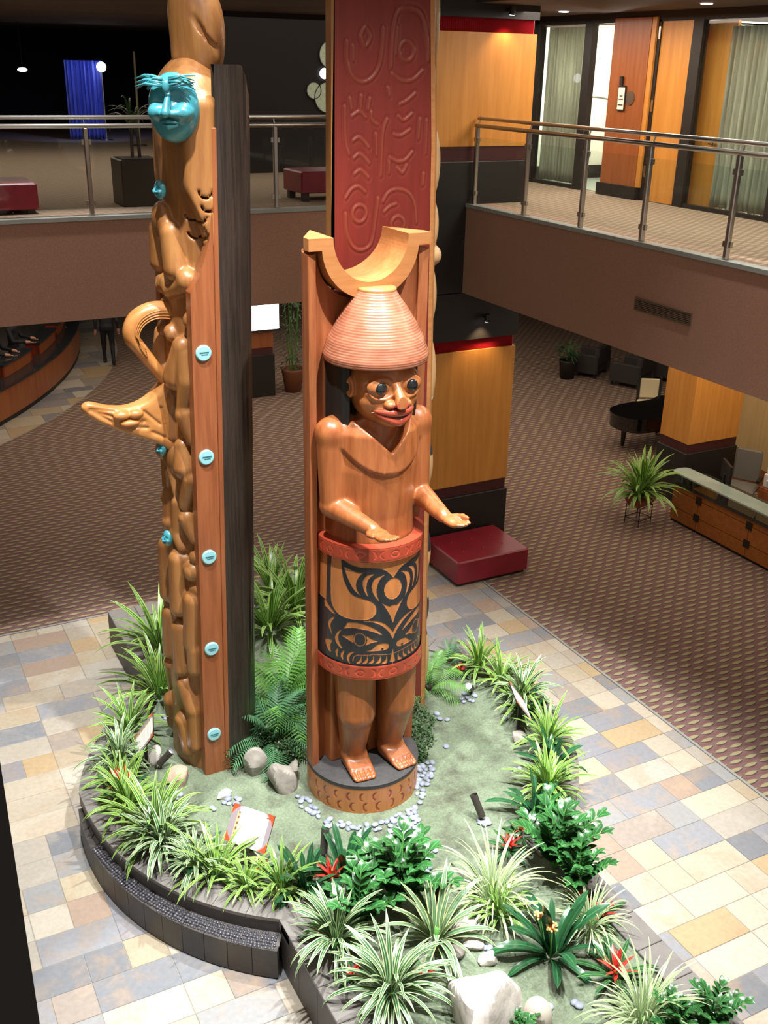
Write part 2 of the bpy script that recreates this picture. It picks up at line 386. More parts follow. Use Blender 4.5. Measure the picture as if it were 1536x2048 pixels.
# ================================================================ FLOORS
Z2 = 4.85                                       # upper floor level
XB, YB = 7.12, 11.73                            # faces of the right and the left balcony
def structure(mb, name, m, **k): return tag(mb.build(name, m, **k), kind='structure')
floor = structure(MB().box(-12, 7.1, -1, 11.8, -.12, -.006), 'floor', M_grout)
mb = MB(); mb.prism([(7.13, -1), (24, -1), (24, 40), (-12, 40), (-12, 11.83), (7.13, 11.83)], -.12, .004)
carpet = structure(mb, 'floor_carpet', M_carpet)
structure(MB().box(7.1, 7.13, -1, 11.83, -.1, .006), 'trim_1', M_ledge)
structure(MB().box(-12, 7.1, 11.8, 11.83, -.1, .006), 'trim_2', M_ledge)

# ashlar of slate tiles on a 0.155 m module
def ashlar(nx, ny, rnd, sizes):
    g = np.zeros((nx, ny), bool); out = []
    for j in range(ny):
        for i in range(nx):
            if g[i, j]: continue
            ch = sizes[:]; rnd.shuffle(ch); ch.sort(key=lambda s: rnd.random()*s[2])
            for w, h, _ in ch+[(2, 2, 0), (2, 1, 0), (1, 2, 0), (1, 1, 0)]:
                w2, h2 = min(w, nx-i), min(h, ny-j)
                if (w2, h2) != (w, h) and (i+w < nx-1 or j+h < ny-1): 
                    if i+w > nx or j+h > ny: continue
                if not g[i:i+w2, j:j+h2].any(): g[i:i+w2, j:j+h2] = True; out.append((i, j, w2, h2)); break
    return out
TMOD = .153
tile_mesh = {}
def tile(parent, x0, y0, w, h, z=0.):
    k = (w, h)
    if k not in tile_mesh:
        a, b = w*TMOD-.005, h*TMOD-.005; mb = MB(); c = .003
        V = [(-a/2, -b/2, -.02), (a/2, -b/2, -.02), (a/2, b/2, -.02), (-a/2, b/2, -.02), (-a/2, -b/2, -c), (a/2, -b/2, -c), (a/2, b/2, -c), (-a/2, b/2, -c), (-a/2+c, -b/2+c, 0), (a/2-c, -b/2+c, 0), (a/2-c, b/2-c, 0), (-a/2+c, b/2-c, 0)]
        F = [(8, 9, 10, 11)]+[(4+i, 4+(i+1) % 4, 8+(i+1) % 4, 8+i) for i in range(4)]+[(i, (i+1) % 4, 4+(i+1) % 4, 4+i) for i in range(4)]
        mb.add(V, F); tile_mesh[k] = mb.mesh('tile'); tile_mesh[k].materials.append(M_tile)
    return link_mesh('tile', tile_mesh[k], None, parent, (x0+w*TMOD/2, y0+h*TMOD/2, z+RND.uniform(-.0015, .001)))
PC = (3.5, 7.5)                                 # centre of the round planter
def in_planter(x, y, m=.0): return math.hypot(x-PC[0], y-PC[1]) < 2.2-m or (2.25+m < x < 4.55-m and y < 10.9-m)
def in_view(x, y, z, mg=.08):
    d = Vector((x, y, z-6.4)); c = d.dot(_f)
    if c <= .1: return False
    u, v = d.dot(_r)/c*2081.7/1536, d.dot(_d)/c*2081.7/2048
    return abs(u) < .5+mg and abs(v) < .5+mg
SIZES = [(2, 2, 1.), (4, 2, .9), (4, 2, 1.1), (2, 2, 1.3)]
nt_ = 0
stuffv = MB()
TX, TY = int(10/TMOD), int(11/TMOD)
for (i, j, w, h) in ashlar(TX, TY, random.Random(11), SIZES):
    x0, y0 = 7.1-TX*TMOD+i*TMOD, 11.8-TY*TMOD+j*TMOD
    cs = [(x0, y0), (x0+w*TMOD, y0), (x0, y0+h*TMOD), (x0+w*TMOD, y0+h*TMOD)]
    if all(in_planter(*c) for c in cs): continue
    if any(in_view(*c, 0) for c in cs): tile(floor, x0, y0, w, h); nt_ += 1
    else: stuffv.box(x0+.0025, x0+w*TMOD-.0025, y0+.0025, y0+h*TMOD-.0025, -.02, 0)
tag(stuffv.build('tile_field', M_tile, floor), kind='stuff')

# stone path that curves past the bar at the far left
pathc, pathr = (-5.79, 27.71), 11.85
def clip_circle(poly, c, r, n=64):
    out = poly
    for k in range(n):
        a = 2*PI*k/n; nx, ny = math.cos(a), math.sin(a); d = r*math.cos(PI/n); res = []
        for q in range(len(out)):
            P, Q = out[q], out[(q+1) % len(out)]; dp = (P[0]-c[0])*nx+(P[1]-c[1])*ny-d; dq = (Q[0]-c[0])*nx+(Q[1]-c[1])*ny-d
            if dp <= 0: res.append(P)
            if (dp < 0) != (dq < 0): t = dp/(dp-dq); res.append((P[0]+(Q[0]-P[0])*t, P[1]+(Q[1]-P[1])*t))
        out = res
        if len(out) < 3: return []
    return out
path = structure(MB().prism([(pathc[0]+pathr*math.cos(2*PI*k/96), pathc[1]+pathr*math.sin(2*PI*k/96)) for k in range(96)], .0, .008), 'floor_stone_path', M_grout)
rp = random.Random(5); yy = 17.5
while yy < 30:
    hh = rp.choice([.3, .45, .6]); xx = 0.6+rp.random()*.4
    while xx < 6.6:
        ww = rp.choice([.45, .6, .75]); q = [(xx+.006, yy+.006), (xx+ww-.006, yy+.006), (xx+ww-.006, yy+hh-.006), (xx+.006, yy+hh-.006)]
        if math.hypot(xx+7.6, yy+hh-28.2) > 12.5 and in_view(xx, yy, 0, .05):
            c = clip_circle(q, pathc, pathr-.01)
            if len(c) >= 3: mb = MB(); mb.prism(c, .004, .014); mb.build('tile', M_tile, path)
        xx += ww
    yy += hh

# ================================================================ BALCONIES
structure(MB().prism([(XB+.12, -1), (20, -1), (20, 40), (-12, 40), (-12, YB+.12), (XB+.12, YB+.12)], Z2-.1, Z2), 'floor_upper', M_carpet2)
structure(MB().box(-12, XB, YB, YB+.3, 3.75, Z2-.03), 'wall_balcony_left', M_fascia)
structure(MB().box(XB, XB+.3, -1, YB-.25, 3.75, Z2-.03), 'wall_balcony_right', M_fascia)
structure(MB().box(-12, XB, YB-.015, YB+.12, Z2-.03, Z2+.012), 'trim_3', M_ledge)
structure(MB().box(XB-.015, XB+.12, -1, YB-.23, Z2-.03, Z2+.012), 'trim_4', M_ledge)
structure(MB().prism([(XB+.3, -1), (20, -1), (20, 40), (-12, 40), (-12, YB+.3), (XB+.3, YB+.3)], 3.72, 3.78), 'ceiling_lower', M_ceil)
structure(MB().prism([(XB+.1, -1), (20, -1), (20, 40), (-12, 40), (-12, YB+.4), (XB+.1, YB+.4)], 7.12, 7.3), 'ceiling_upper', M_ceil)
structure(MB().box(-12, XB+.1, YB+.3, YB+.4, 7.12, 12), 'wall_atrium_left', M_blackwall)
structure(MB().box(XB, XB+.1, -1, YB+.4, 7.12, 12), 'wall_atrium_right', M_blackwall)
structure(MB().box(-12, 20, 31, 31.2, 0, 7.2), 'wall_back', M_blackwall); structure(MB().box(-12.2, -12, -1, 31, 0, 12), 'wall_left', M_blackwall)
structure(MB().box(19.8, 20, -1, 31, 0, 7.2), 'wall_right', mat('lobby_wall', lin('#5c4a3a'), .8))

# vent grille in the right balcony
v = empty('air_vent', (XB, 7.75, 4.26), 0, 'bronze air vent grille in the brown balcony front on the right', 'vent')
m_v = mat('bronze_vent', lin('#5e4a3c'), .6)
mb = MB(); mb.box(-.012, .0, -.41, .41, -.062, -.05); mb.box(-.012, 0, -.41, .41, .05, .062); mb.box(-.012, 0, -.41, -.395, -.05, .05); mb.box(-.012, 0, .395, .41, -.05, .05); mb.build('frame', m_v, v)
MB().box(-.003, .0, -.395, .395, -.05, .05).build('backing', M_black, v)
for k in range(6): MB().box(-.01, -.002, -.395, .395, -.046+k*.0168, -.036+k*.0168).build('slat', m_v, v)

# ================================================================ RAILINGS
def railing(label, p0, p1, posts, single_end=False):
    """posts: distances along p0->p1"""
    d = Vector((p1[0]-p0[0], p1[1]-p0[1], 0)); L = d.length; d.normalize(); a = math.atan2(d.y, d.x)
    t = empty('balcony_railing', (p0[0], p0[1], Z2), a, label, 'railing')
    MB().tube([(0, .0, 1.01), (L, .0, 1.01)], .021, 12).build('handrail', M_steel, t, smooth=True)
    MB().tube([(0, -.035, .925), (L, -.035, .925)], .024, 12).build('top_rail', M_steel, t, smooth=True)
    for i, s in enumerate(posts):
        mb = MB(); mb.cbox(s-.025, s+.025, -.06, -.01, .012, .91, .008); mb.box(s-.06, s+.06, -.085, .015, .0, .014)
        po = mb.build('post', M_steel, t)
        MB().tube([(s, -.035, .92), (s, 0, 1.0)], .008, 8).build('rail_bracket', M_steel, t)
        for zz in (.12, .74):
            for q in (-1, 1): MB().box(s+q*.028-.022, s+q*.028+.022, -.05, -.02, zz, zz+.05).build('glass_clamp', M_steel, po)
        if i+1 < len(posts): MB().box(s+.04, posts[i+1]-.04, -.041, -.031, .07, .80).build('glass_panel', M_glass, t)
railing('steel and glass railing along the right balcony', (XB+.1, 11.45), (XB+.1, 5.0), [.04, 1.13, 2.2, 3.2, 4.36, 5.5, 6.4])
railing('steel and glass railing along the left balcony behind the totem poles', (-1.0, YB+.1), (6.6, YB+.1), [.3, 1.7, 3.56, 5.7, 7.4])
# ================================================================ PLANTER
M_slate = mat('charcoal_slate', lin('#46423e'), .5, c2=lin('#3a3633'), sc=6, bump=(30, .15), rand=.08)
M_cap = mat('grey_slate_cap', lin('#77736f'), .5, c2=lin('#6a6763'), sc=5, bump=(30, .12), rand=.07)
M_ripple = mat('wet_black_ripple', lin('#4a4a50'), .22, spec=.7)
M_soil = mat('dark_soil', lin('#2c261f'), .9)
pl = empty('planter', (PC[0], PC[1], 0), 0, 'round dark slate planter bed with a straight tail holding the totem poles and plants', 'planter')
D2R = PI/180
def arc(r, a0, a1, n): return [(r*math.cos(a0+(a1-a0)*i/n), r*math.sin(a0+(a1-a0)*i/n)) for i in range(n+1)]
def sector(r0, r1, a0, a1, z0, z1, n=3): mb = MB(); mb.prism(arc(r1, a0, a1, n)+arc(r0, a0, a1, n)[::-1], z0, z1); return mb
XL, XR, YF, YK = 2.17-PC[0], 4.66-PC[0], 2.6-PC[1], 11.05-PC[1]
RC = 2.28
mb = MB(); mb.prism(arc(2.2, 0, 2*PI, 72)[:-1], .01, .37); mb.build('soil_core', M_soil, pl)
MB().box(XL+.04, XR-.04, YF, -1.9, .01, .37).build('soil_core', M_soil, pl)
MB().box(XL+.04, XR-.04, 1.8, YK-.04, .01, .37).build('soil_core', M_soil, pl)
aL, aR, aBL, aBR = PI+math.acos(-XL/RC), -math.acos(XR/RC), PI-math.acos(-XL/RC), math.acos(XR/RC)
# wall slabs: right side and back left plain, front left stepped out behind a water ledge
def ring_walls(a0, a1, r, z1, n):
    for k in range(n):
        b0, b1 = a0+(a1-a0)*k/n, a0+(a1-a0)*(k+1)/n; g = .0022/r
        sector(r-.05, r, b0+g, b1-g, .012, z1).build('wall_slab', M_slate, pl)
def ring_caps(a0, a1, r0, rf, n, z0=.42, z1=.45):
    for k in range(n):
        b0, b1 = a0+(a1-a0)*k/n, a0+(a1-a0)*(k+1)/n; g = .0025/RC
        mb = MB(); o = [(rf(b0+g+(b1-b0-2*g)*i/3)*math.cos(b0+g+(b1-b0-2*g)*i/3), rf(b0+g+(b1-b0-2*g)*i/3)*math.sin(b0+g+(b1-b0-2*g)*i/3)) for i in range(4)]
        mb.prism(o+arc(r0, b0+g, b1-g, 3)[::-1], z0, z1); mb.build('cap_stone', M_cap, pl)
aW = PI*.955
def rcap(a): 
    t = max(0, min(1, (a-aW)/(aL-aW))); return 2.385-.135*t**.6 if a > aW else 2.385-.105*min(1, (aW-a)/.4)
def rcap_old(a):                                    # the cap's outer edge draws back from the wall towards the corner
    t = max(0, min(1, (a-aW)/(aL-aW))); return 2.385-.105*t**.7 if a > aW else 2.385-.105*min(1, (aW-a)/.4)
ring_walls(aW, aL, 2.405, .285, 13)
ring_walls(aBL, aW, 2.30, .42, 6); ring_walls(aR, aBR, RC, .42, 22)
ring_caps(aBL, aL, 2.03, rcap, 15); ring_caps(aR, aBR, 2.03, lambda a: RC, 15)
n = 60; V = []; F = []                           # riser behind the ledge and the ledge itself
for i in range(n+1):
    a = aW+(aL-aW)*i/n; r = rcap(a)-.004; c, s = math.cos(a), math.sin(a)
    V += [(r*c, r*s, .42), (r*c, r*s, .31), (2.36*c, 2.36*s, .283)]
    if i: F += [(3*i-3, 3*i, 3*i+1, 3*i-2), (3*i-2, 3*i+1, 3*i+2, 3*i-1)]
MB().add(V, F).build('water_riser', M_slate, pl)
mb = MB(); rr = random.Random(3)                 # rippled black pebbles of the water ledge, too small to pick apart
a = aW+.25
while a < aL-.01:
    r = rcap(a)+.012
    while r < 2.395:
        w = .013*rr.uniform(.7, 1.2); c = (r*math.cos(a+rr.uniform(-.004, .004)), r*math.sin(a), .306-.16*(r-rcap(a))); mb.ball(c, (w*1.3, w*1.3, w), 6, 3); r += .024
    a += .0125
tag(mb.build('ripple_stones', M_ripple, pl, smooth=True), 'black rippled water ledge', kind='stuff')
# straight walls of the tail and of the back bed
def wall_x(x, y0, y1, n, out):
    for k in range(n):
        b0, b1 = y0+(y1-y0)*k/n, y0+(y1-y0)*(k+1)/n
        MB().box(min(x, x+out*-.05), max(x, x+out*-.05), b0+.002, b1-.002, .012, .42).build('wall_slab', M_slate, pl)
def cap_x(x0, x1, y0, y1, n):
    for k in range(n):
        b0, b1 = y0+(y1-y0)*k/n, y0+(y1-y0)*(k+1)/n
        MB().cbox(x0, x1, b0+.0025, b1-.0025, .42, .45, .004).build('cap_stone', M_cap, pl)
yl, yr, ybl, ybr = RC*math.sin(aL), RC*math.sin(aR), RC*math.sin(aBL), RC*math.sin(aBR)
wall_x(XL, YF, yl+.0, 9, -1); wall_x(XR, YF, yr, 9, 1); wall_x(XL, ybl, YK, 5, -1); wall_x(XR, ybr, YK, 5, 1)
cap_x(XL, XL+.22, YF, yl+.0, 9); cap_x(XR-.24, XR, YF, yr+.0, 9); cap_x(XL, XL+.26, ybl, YK-.262, 5); cap_x(XR-.26, XR, ybr, YK-.262, 5)
for (xx, y_, s_) in ((XL, yl, 1), (XR, yr, -1), (XL, ybl, 1), (XR, ybr, -1)): MB().box(min(xx, xx+s_*.30), max(xx, xx+s_*.30), y_-.16, y_+.16, .36, .447).build('cap_stone', M_cap, pl)
for k in range(8):
    b0, b1 = XL+(XR-XL)*k/8, XL+(XR-XL)*(k+1)/8
    MB().box(b0+.002, b1-.002, YK-.05, YK, .012, .42).build('wall_slab', M_slate, pl); MB().cbox(b0+.002, b1-.002, YK-.26, YK, .42, .45, .004).build('cap_stone', M_cap, pl)

# moss
def moss_material():
    m = mat('moss', lin('#8b9e80'), .95, spec=.1); L = m.node_tree.links; p = m.node_tree.nodes['Principled BSDF']; geo = nd(m, 'ShaderNodeNewGeometry')
    n1 = nd(m, 'ShaderNodeTexNoise'); n1.inputs['Scale'].default_value = 3.2; n1.inputs['Detail'].default_value = 8; n1.inputs['Roughness'].default_value = .7; L.new(geo.outputs['Position'], n1.inputs['Vector'])
    r = nd(m, 'ShaderNodeValToRGB'); e = r.color_ramp.elements; e[0].position = .3; e[0].color = rgba(lin('#5c6150')); e[1].position = .7; e[1].color = rgba(lin('#97a68c'))
    x = e.new(.43); x.color = rgba(lin('#7b8470')); x = e.new(.52); x.color = rgba(lin('#8a9a80')); L.new(n1.outputs['Fac'], r.inputs[0])
    n2 = nd(m, 'ShaderNodeTexNoise'); n2.inputs['Scale'].default_value = 55; n2.inputs['Detail'].default_value = 6; n2.inputs['Roughness'].default_value = .75; L.new(geo.outputs['Position'], n2.inputs['Vector'])
    mr = nd(m, 'ShaderNodeMapRange'); mr.inputs['From Min'].default_value = .3; mr.inputs['From Max'].default_value = .7; mr.inputs['To Min'].default_value = .68; mr.inputs['To Max'].default_value = 1.25; L.new(n2.outputs['Fac'], mr.inputs['Value'])
    hs = nd(m, 'ShaderNodeHueSaturation'); L.new(mr.outputs[0], hs.inputs['Value']); L.new(r.outputs[0], hs.inputs['Color']); L.new(hs.outputs[0], p.inputs['Base Color'])
    b = nd(m, 'ShaderNodeBump'); b.inputs['Strength'].default_value = 1.; b.inputs['Distance'].default_value = .02; L.new(n2.outputs['Fac'], b.inputs['Height']); L.new(b.outputs[0], p.inputs['Normal'])
    return m
M_moss = moss_material()
_rs = np.random.RandomState(4); _w = [( _rs.uniform(1, 6), _rs.uniform(0, 6.3), _rs.uniform(0, 6.3), _rs.uniform(.3, 1)) for _ in range(14)]
def moss_z(x, y):
    z = 0
    for f, a, p, w in _w: z = z+w*np.sin(f*(x*np.cos(a)+y*np.sin(a))+p)/(f**.7)
    return .425+.006*z
g = .03; xs = np.arange(1.4, 5.7, g); ys = np.arange(2.6, 11.05, g); GX, GY = np.meshgrid(xs, ys, indexing='ij')
ins = (np.hypot(GX-PC[0], GY-PC[1]) < 2.05) | ((GX > 2.33) & (GX < 4.5) & (GY < 10.85))
idx = -np.ones(GX.shape, int); idx[ins] = np.arange(ins.sum())
q = np.stack([idx[:-1, :-1], idx[1:, :-1], idx[1:, 1:], idx[:-1, 1:]], -1).reshape(-1, 4); q = q[(q >= 0).all(1)]
V = np.stack([GX[ins], GY[ins], moss_z(GX[ins], GY[ins])+_rs.uniform(-.004, .004, ins.sum())], 1)
V[:, :2] -= np.array(PC)
tag(link_mesh('moss', mesh_np('moss', V, q), M_moss, pl), 'pale green moss covering the bed', kind='stuff')
def gz(x, y): return float(moss_z(np.float64(x), np.float64(y)))
# ================================================================ WELCOME FIGURE
C_WOOD = np.array(lin('#b5733f')); C_WOODL = np.array(lin('#c98a52')); C_BLACK = np.array(lin('#23272c')); C_RED = np.array(lin('#a8432c'))
M_cedar = mat('oiled_cedar', lin('#a76538'), .36, c2=lin('#8e4e2a'), sc=4, stretch=(5, 5, .45), coat=.25, bump=(14, .08))
M_cedar_in = mat('cedar_hollow', lin('#a5653c'), .5, c2=lin('#8c4c2c'), sc=4, stretch=(5, 5, .45), bump=(14, .08))
M_cedar_light = mat('pale_cedar', lin('#b87e4c'), .4, c2=lin('#ac703e'), sc=5, stretch=(.6, 5, 5), coat=.15)
M_hat = mat('carved_hat_wood', lin('#b0745a'), .4, c2=lin('#9c5c42'), sc=6, stretch=(1, 1, 3), coat=.3)
_wv = nd(M_hat, 'ShaderNodeTexWave', wave_type='BANDS', bands_direction='Z'); _wv.inputs['Scale'].default_value = 17.; _wv.inputs['Distortion'].default_value = .6
_tc = nd(M_hat, 'ShaderNodeTexCoord'); M_hat.node_tree.links.new(_tc.outputs['Object'], _wv.inputs['Vector']); _bp = nd(M_hat, 'ShaderNodeBump'); _bp.inputs['Strength'].default_value = .2; _bp.inputs['Distance'].default_value = .008
M_hat.node_tree.links.new(_wv.outputs['Fac'], _bp.inputs['Height']); M_hat.node_tree.links.new(_bp.outputs[0], M_hat.node_tree.nodes['Principled BSDF'].inputs['Normal'])
M_hair = mat('black_hair_paint', lin('#16130f'), .6)
M_pupil = mat('black_eye', lin('#1c2022'), .2, coat=.4)
M_lip = mat('red_lip_paint', lin('#a64630'), .3, coat=.3)
M_lipdark = mat('dark_mouth', lin('#3a1410'), .5)
M_moustache = mat('dark_moustache_paint', lin('#2a1a12'), .45)
M_paint = col_mat('painted_cedar', .38, .25, 4, (5, 5, .45), .16)
M_rubber = mat('dark_base_top', lin('#3e3d40'), .7, c2=lin('#34332f'), sc=20)
SZ = .43
st = empty('welcome_figure', (3.5, 6.96, SZ), math.radians(.8), 'carved cedar welcome figure in woven hat and painted blanket inside a half log', 'statue')
# round base with carved red crescents
nu, nv = 420, 40; U = np.linspace(0, 2*PI, nu); Vv = np.linspace(-.02, .262, nv); GU, GV = np.meshgrid(U, Vv, indexing='ij')
mask = np.zeros(GU.shape, bool); S_ = (GU-1.5*PI)*.5
for row, zz in enumerate((.175, .07)):
    for k in range(-6, 7):
        cx = k*.115+.03*row; sgn = 1 if k >= 0 else -1
        mask |= (np.hypot((S_-cx)/.8, GV-zz) < .043) & (np.hypot((S_-cx+sgn*.016)/.8, GV-zz) > .041)
C = np.where(mask[..., None], np.array(lin('#8c3418')), C_WOOD*1.05); R_ = .5-.004*mask
V = np.stack([R_*np.cos(GU), R_*np.sin(GU), GV], -1).reshape(-1, 3)
link_mesh('base_drum', mesh_np('base_drum', V, grid_faces(nu, nv), True, C.reshape(-1, 3)), M_paint, st)
MB().lathe([(.503, .262), (.503, .295), (.49, .302), (0.001, .302)], 72, cap=False).build('base_top', M_rubber, st, auto=40)
# hollow half log behind the figure, its top scooped in a half circle
n = 72; RO, RI = .5, .43
def ztop(x): return 4.73 if abs(x) > .40 else 4.76-math.sqrt(max(0, .405**2-x*x))
V = []; F = []
for i in range(n+1):
    a = PI*i/n-.03*(1-2*i/n); co, so = math.cos(a), math.sin(a)
    xo, yo, xi, yi = RO*co, RO*so, RI*co, .015+RI*so*.30
    V += [(xo, yo, .3), (xo, yo, ztop(xo)), (xi, yi, .3), (xi, yi, ztop(xi))]
for i in range(n):
    a, b = 4*i, 4*i+4; F += [(a, b, b+1, a+1), (a+2, a+3, b+3, b+2), (a+1, b+1, b+3, a+3)]
F += [(0, 1, 3, 2), (4*n, 4*n+2, 4*n+3, 4*n+1)]
mb = MB(); mb.add(V, F); mb.build('half_log', M_cedar_in, st, auto=35)
# pale collar round the scoop: two ears and a half ring
mb = MB(); pr = [(-.505, 4.755), (-.395, 4.755)]
outer = [(.40*math.cos(PI+PI*k/40), 4.785+.40*math.sin(PI+PI*k/40)) for k in range(1, 40)]
inner = [(.31*math.cos(2*PI-PI*k/40), 4.845+.335*math.sin(2*PI-PI*k/40)) for k in range(41)]
pr = [(-.505, 4.845), (-.505, 4.757), (-.40, 4.757)]+outer+[(.40, 4.757), (.505, 4.757), (.505, 4.845)]+inner
V = [(x, -.035, z) for x, z in pr]+[(x*.99, max(.0, .94*math.sqrt(max(0, .51**2-x*x))), z) for x, z in pr]; k = len(pr)
bm = bmesh.new(); vs = [bm.verts.new(v) for v in V]
bm.faces.new(vs[:k]); bm.faces.new(vs[k:][::-1])
for i in range(k): bm.faces.new((vs[i], vs[k+i], vs[k+(i+1) % k], vs[(i+1) % k]))
bmesh.ops.recalc_face_normals(bm, faces=bm.faces); bmesh.ops.triangulate(bm, faces=[f for f in bm.faces if len(f.verts) > 4])
me = bpy.data.meshes.new('scoop_collar'); bm.to_mesh(me); bm.free(); link_mesh('scoop_collar', me, M_cedar_light, st)
# body: torso, arms, hands and legs as one carved surface
X0 = .035
def body(P):
    P = P-np.array([X0, 0, 0]); x, y, z = P[..., 0], P[..., 1], P[..., 2]
    taper = np.interp(z, [1.3, 2.2, 2.7, 3.1, 3.4, 3.55], [.40, .39, .365, .385, .365, .27])
    tor = (np.sqrt((x/1.0)**2+((y-.03)/1.0)**2+1e-9)-taper-.0)*.9
    tor = np.maximum(tor, np.maximum(z-3.47, 1.42-z))
    yoke = np.maximum(np.sqrt(x**2+(z-3.48)**2)-.385, np.maximum(tor-.022, 2.9-z))          # raised bib below the neck
    d = smin(tor, yoke, .008)
    vee = np.maximum((z-3.27)*.72-np.abs(x)*.72+.0, -(y+.05))*-1                             # V cut down from the neck
    cut = np.maximum(-((z-3.255)-np.abs(x)*1.0)*.7, y+.16); d = np.maximum(d, -np.maximum(cut, .0-(3.6-z)))
    neck = s_cap(P, (0, -.08, 3.2), (0, -.1, 3.6), .17, .16); d = smin(d, neck, .04)
    for s in (-1, 1):
        sh = s_cap(P, (s*.26, -.03, 3.42), (s*.375, -.06, 3.40), .115, .112); up = s_cap(P, (s*.385, -.06, 3.38), (s*.38, -.09, 2.86), .112, .10)
        up = np.maximum(up, 2.80-z)
        el = (s*.385, -.09, 2.80); wr = (s*.385*(.62 if s < 0 else 1.02), -.50, 2.73)
        fo = s_cap(P, el, wr, .098, .058)
        arm = smin(smin(sh, up, .05), fo, .012); d = smin(d, arm, .035)
        wx = wr[0]; fx = .05
        palm = s_ell(P, (wx+fx*.3, -.60, 2.722), (.072, .105, .036)); hand = smin(fo, palm, .03)
        for q in range(4):
            bx = wx+fx*.5+(-.051+.034*q); tip = [-.735, -.752, -.748, -.728][q if s > 0 else 3-q]
            fg = smin(s_cap(P, (bx, -.66, 2.715), (bx+.012, (tip-.66)/2, 2.722), .020), s_cap(P, (bx+.012, (tip-.66)/2, 2.722), (bx+.02, tip, 2.735), .019, .016), .01); hand = smin(hand, fg, .006)
        tx = wx-s*-.068
        th = smin(s_cap(P, (tx, -.57, 2.735), (tx+s*.028, -.635, 2.755), .025, .022), s_cap(P, (tx+s*.028, -.635, 2.755), (tx+s*.03, -.70, 2.765), .022, .017), .01); hand = smin(hand, th, .015)
        d = smin(d, hand, .006)
        th_ = s_cap(P, (s*.195, -.12, 1.55), (s*.195, -.18, .88), .19, .165); ca = s_cap(P, (s*.195, -.175, .88), (s*.185, -.10, .43), .163, .108)
        leg = smin(th_, ca, .012)
        ft = s_box(rotz(P, (s*.19, -.24, .375), s*.10), (0, 0, 0), (.112, .185, .075), .045)
        wed = (z-.44)-(y+.10)*.35; ft = smax(ft, wed*.9, .03)
        gro = np.full(x.shape, 1.)
        q0 = rotz(P, (s*.19, -.24, .375), s*.10)
        for g_ in range(4): gro = np.minimum(gro, s_cap(q0, (-.066+.044*g_, -.20, -.055), (-.066+.044*g_, -.085, -.016), .011))
        gro = np.minimum(gro, s_cap(q0, (-.10, -.075, -.008), (.10, -.075, -.008), .009)); ft = smax(ft, -gro, .008)
        leg = smin(leg, ft, .045); d = smin(d, leg, .03)
    back = s_box(P, (0, .14, .85), (.36, .16, .60), .03); crack = s_box(P, (0.0, -.02, .8), (.006, .06, .5), .003)
    d = np.minimum(d, np.maximum(back, -crack))
    return d
sculpt('figure_body', body, (-.56, -.82, .29), (.62, .42, 3.62), .0115, M_cedar, st)
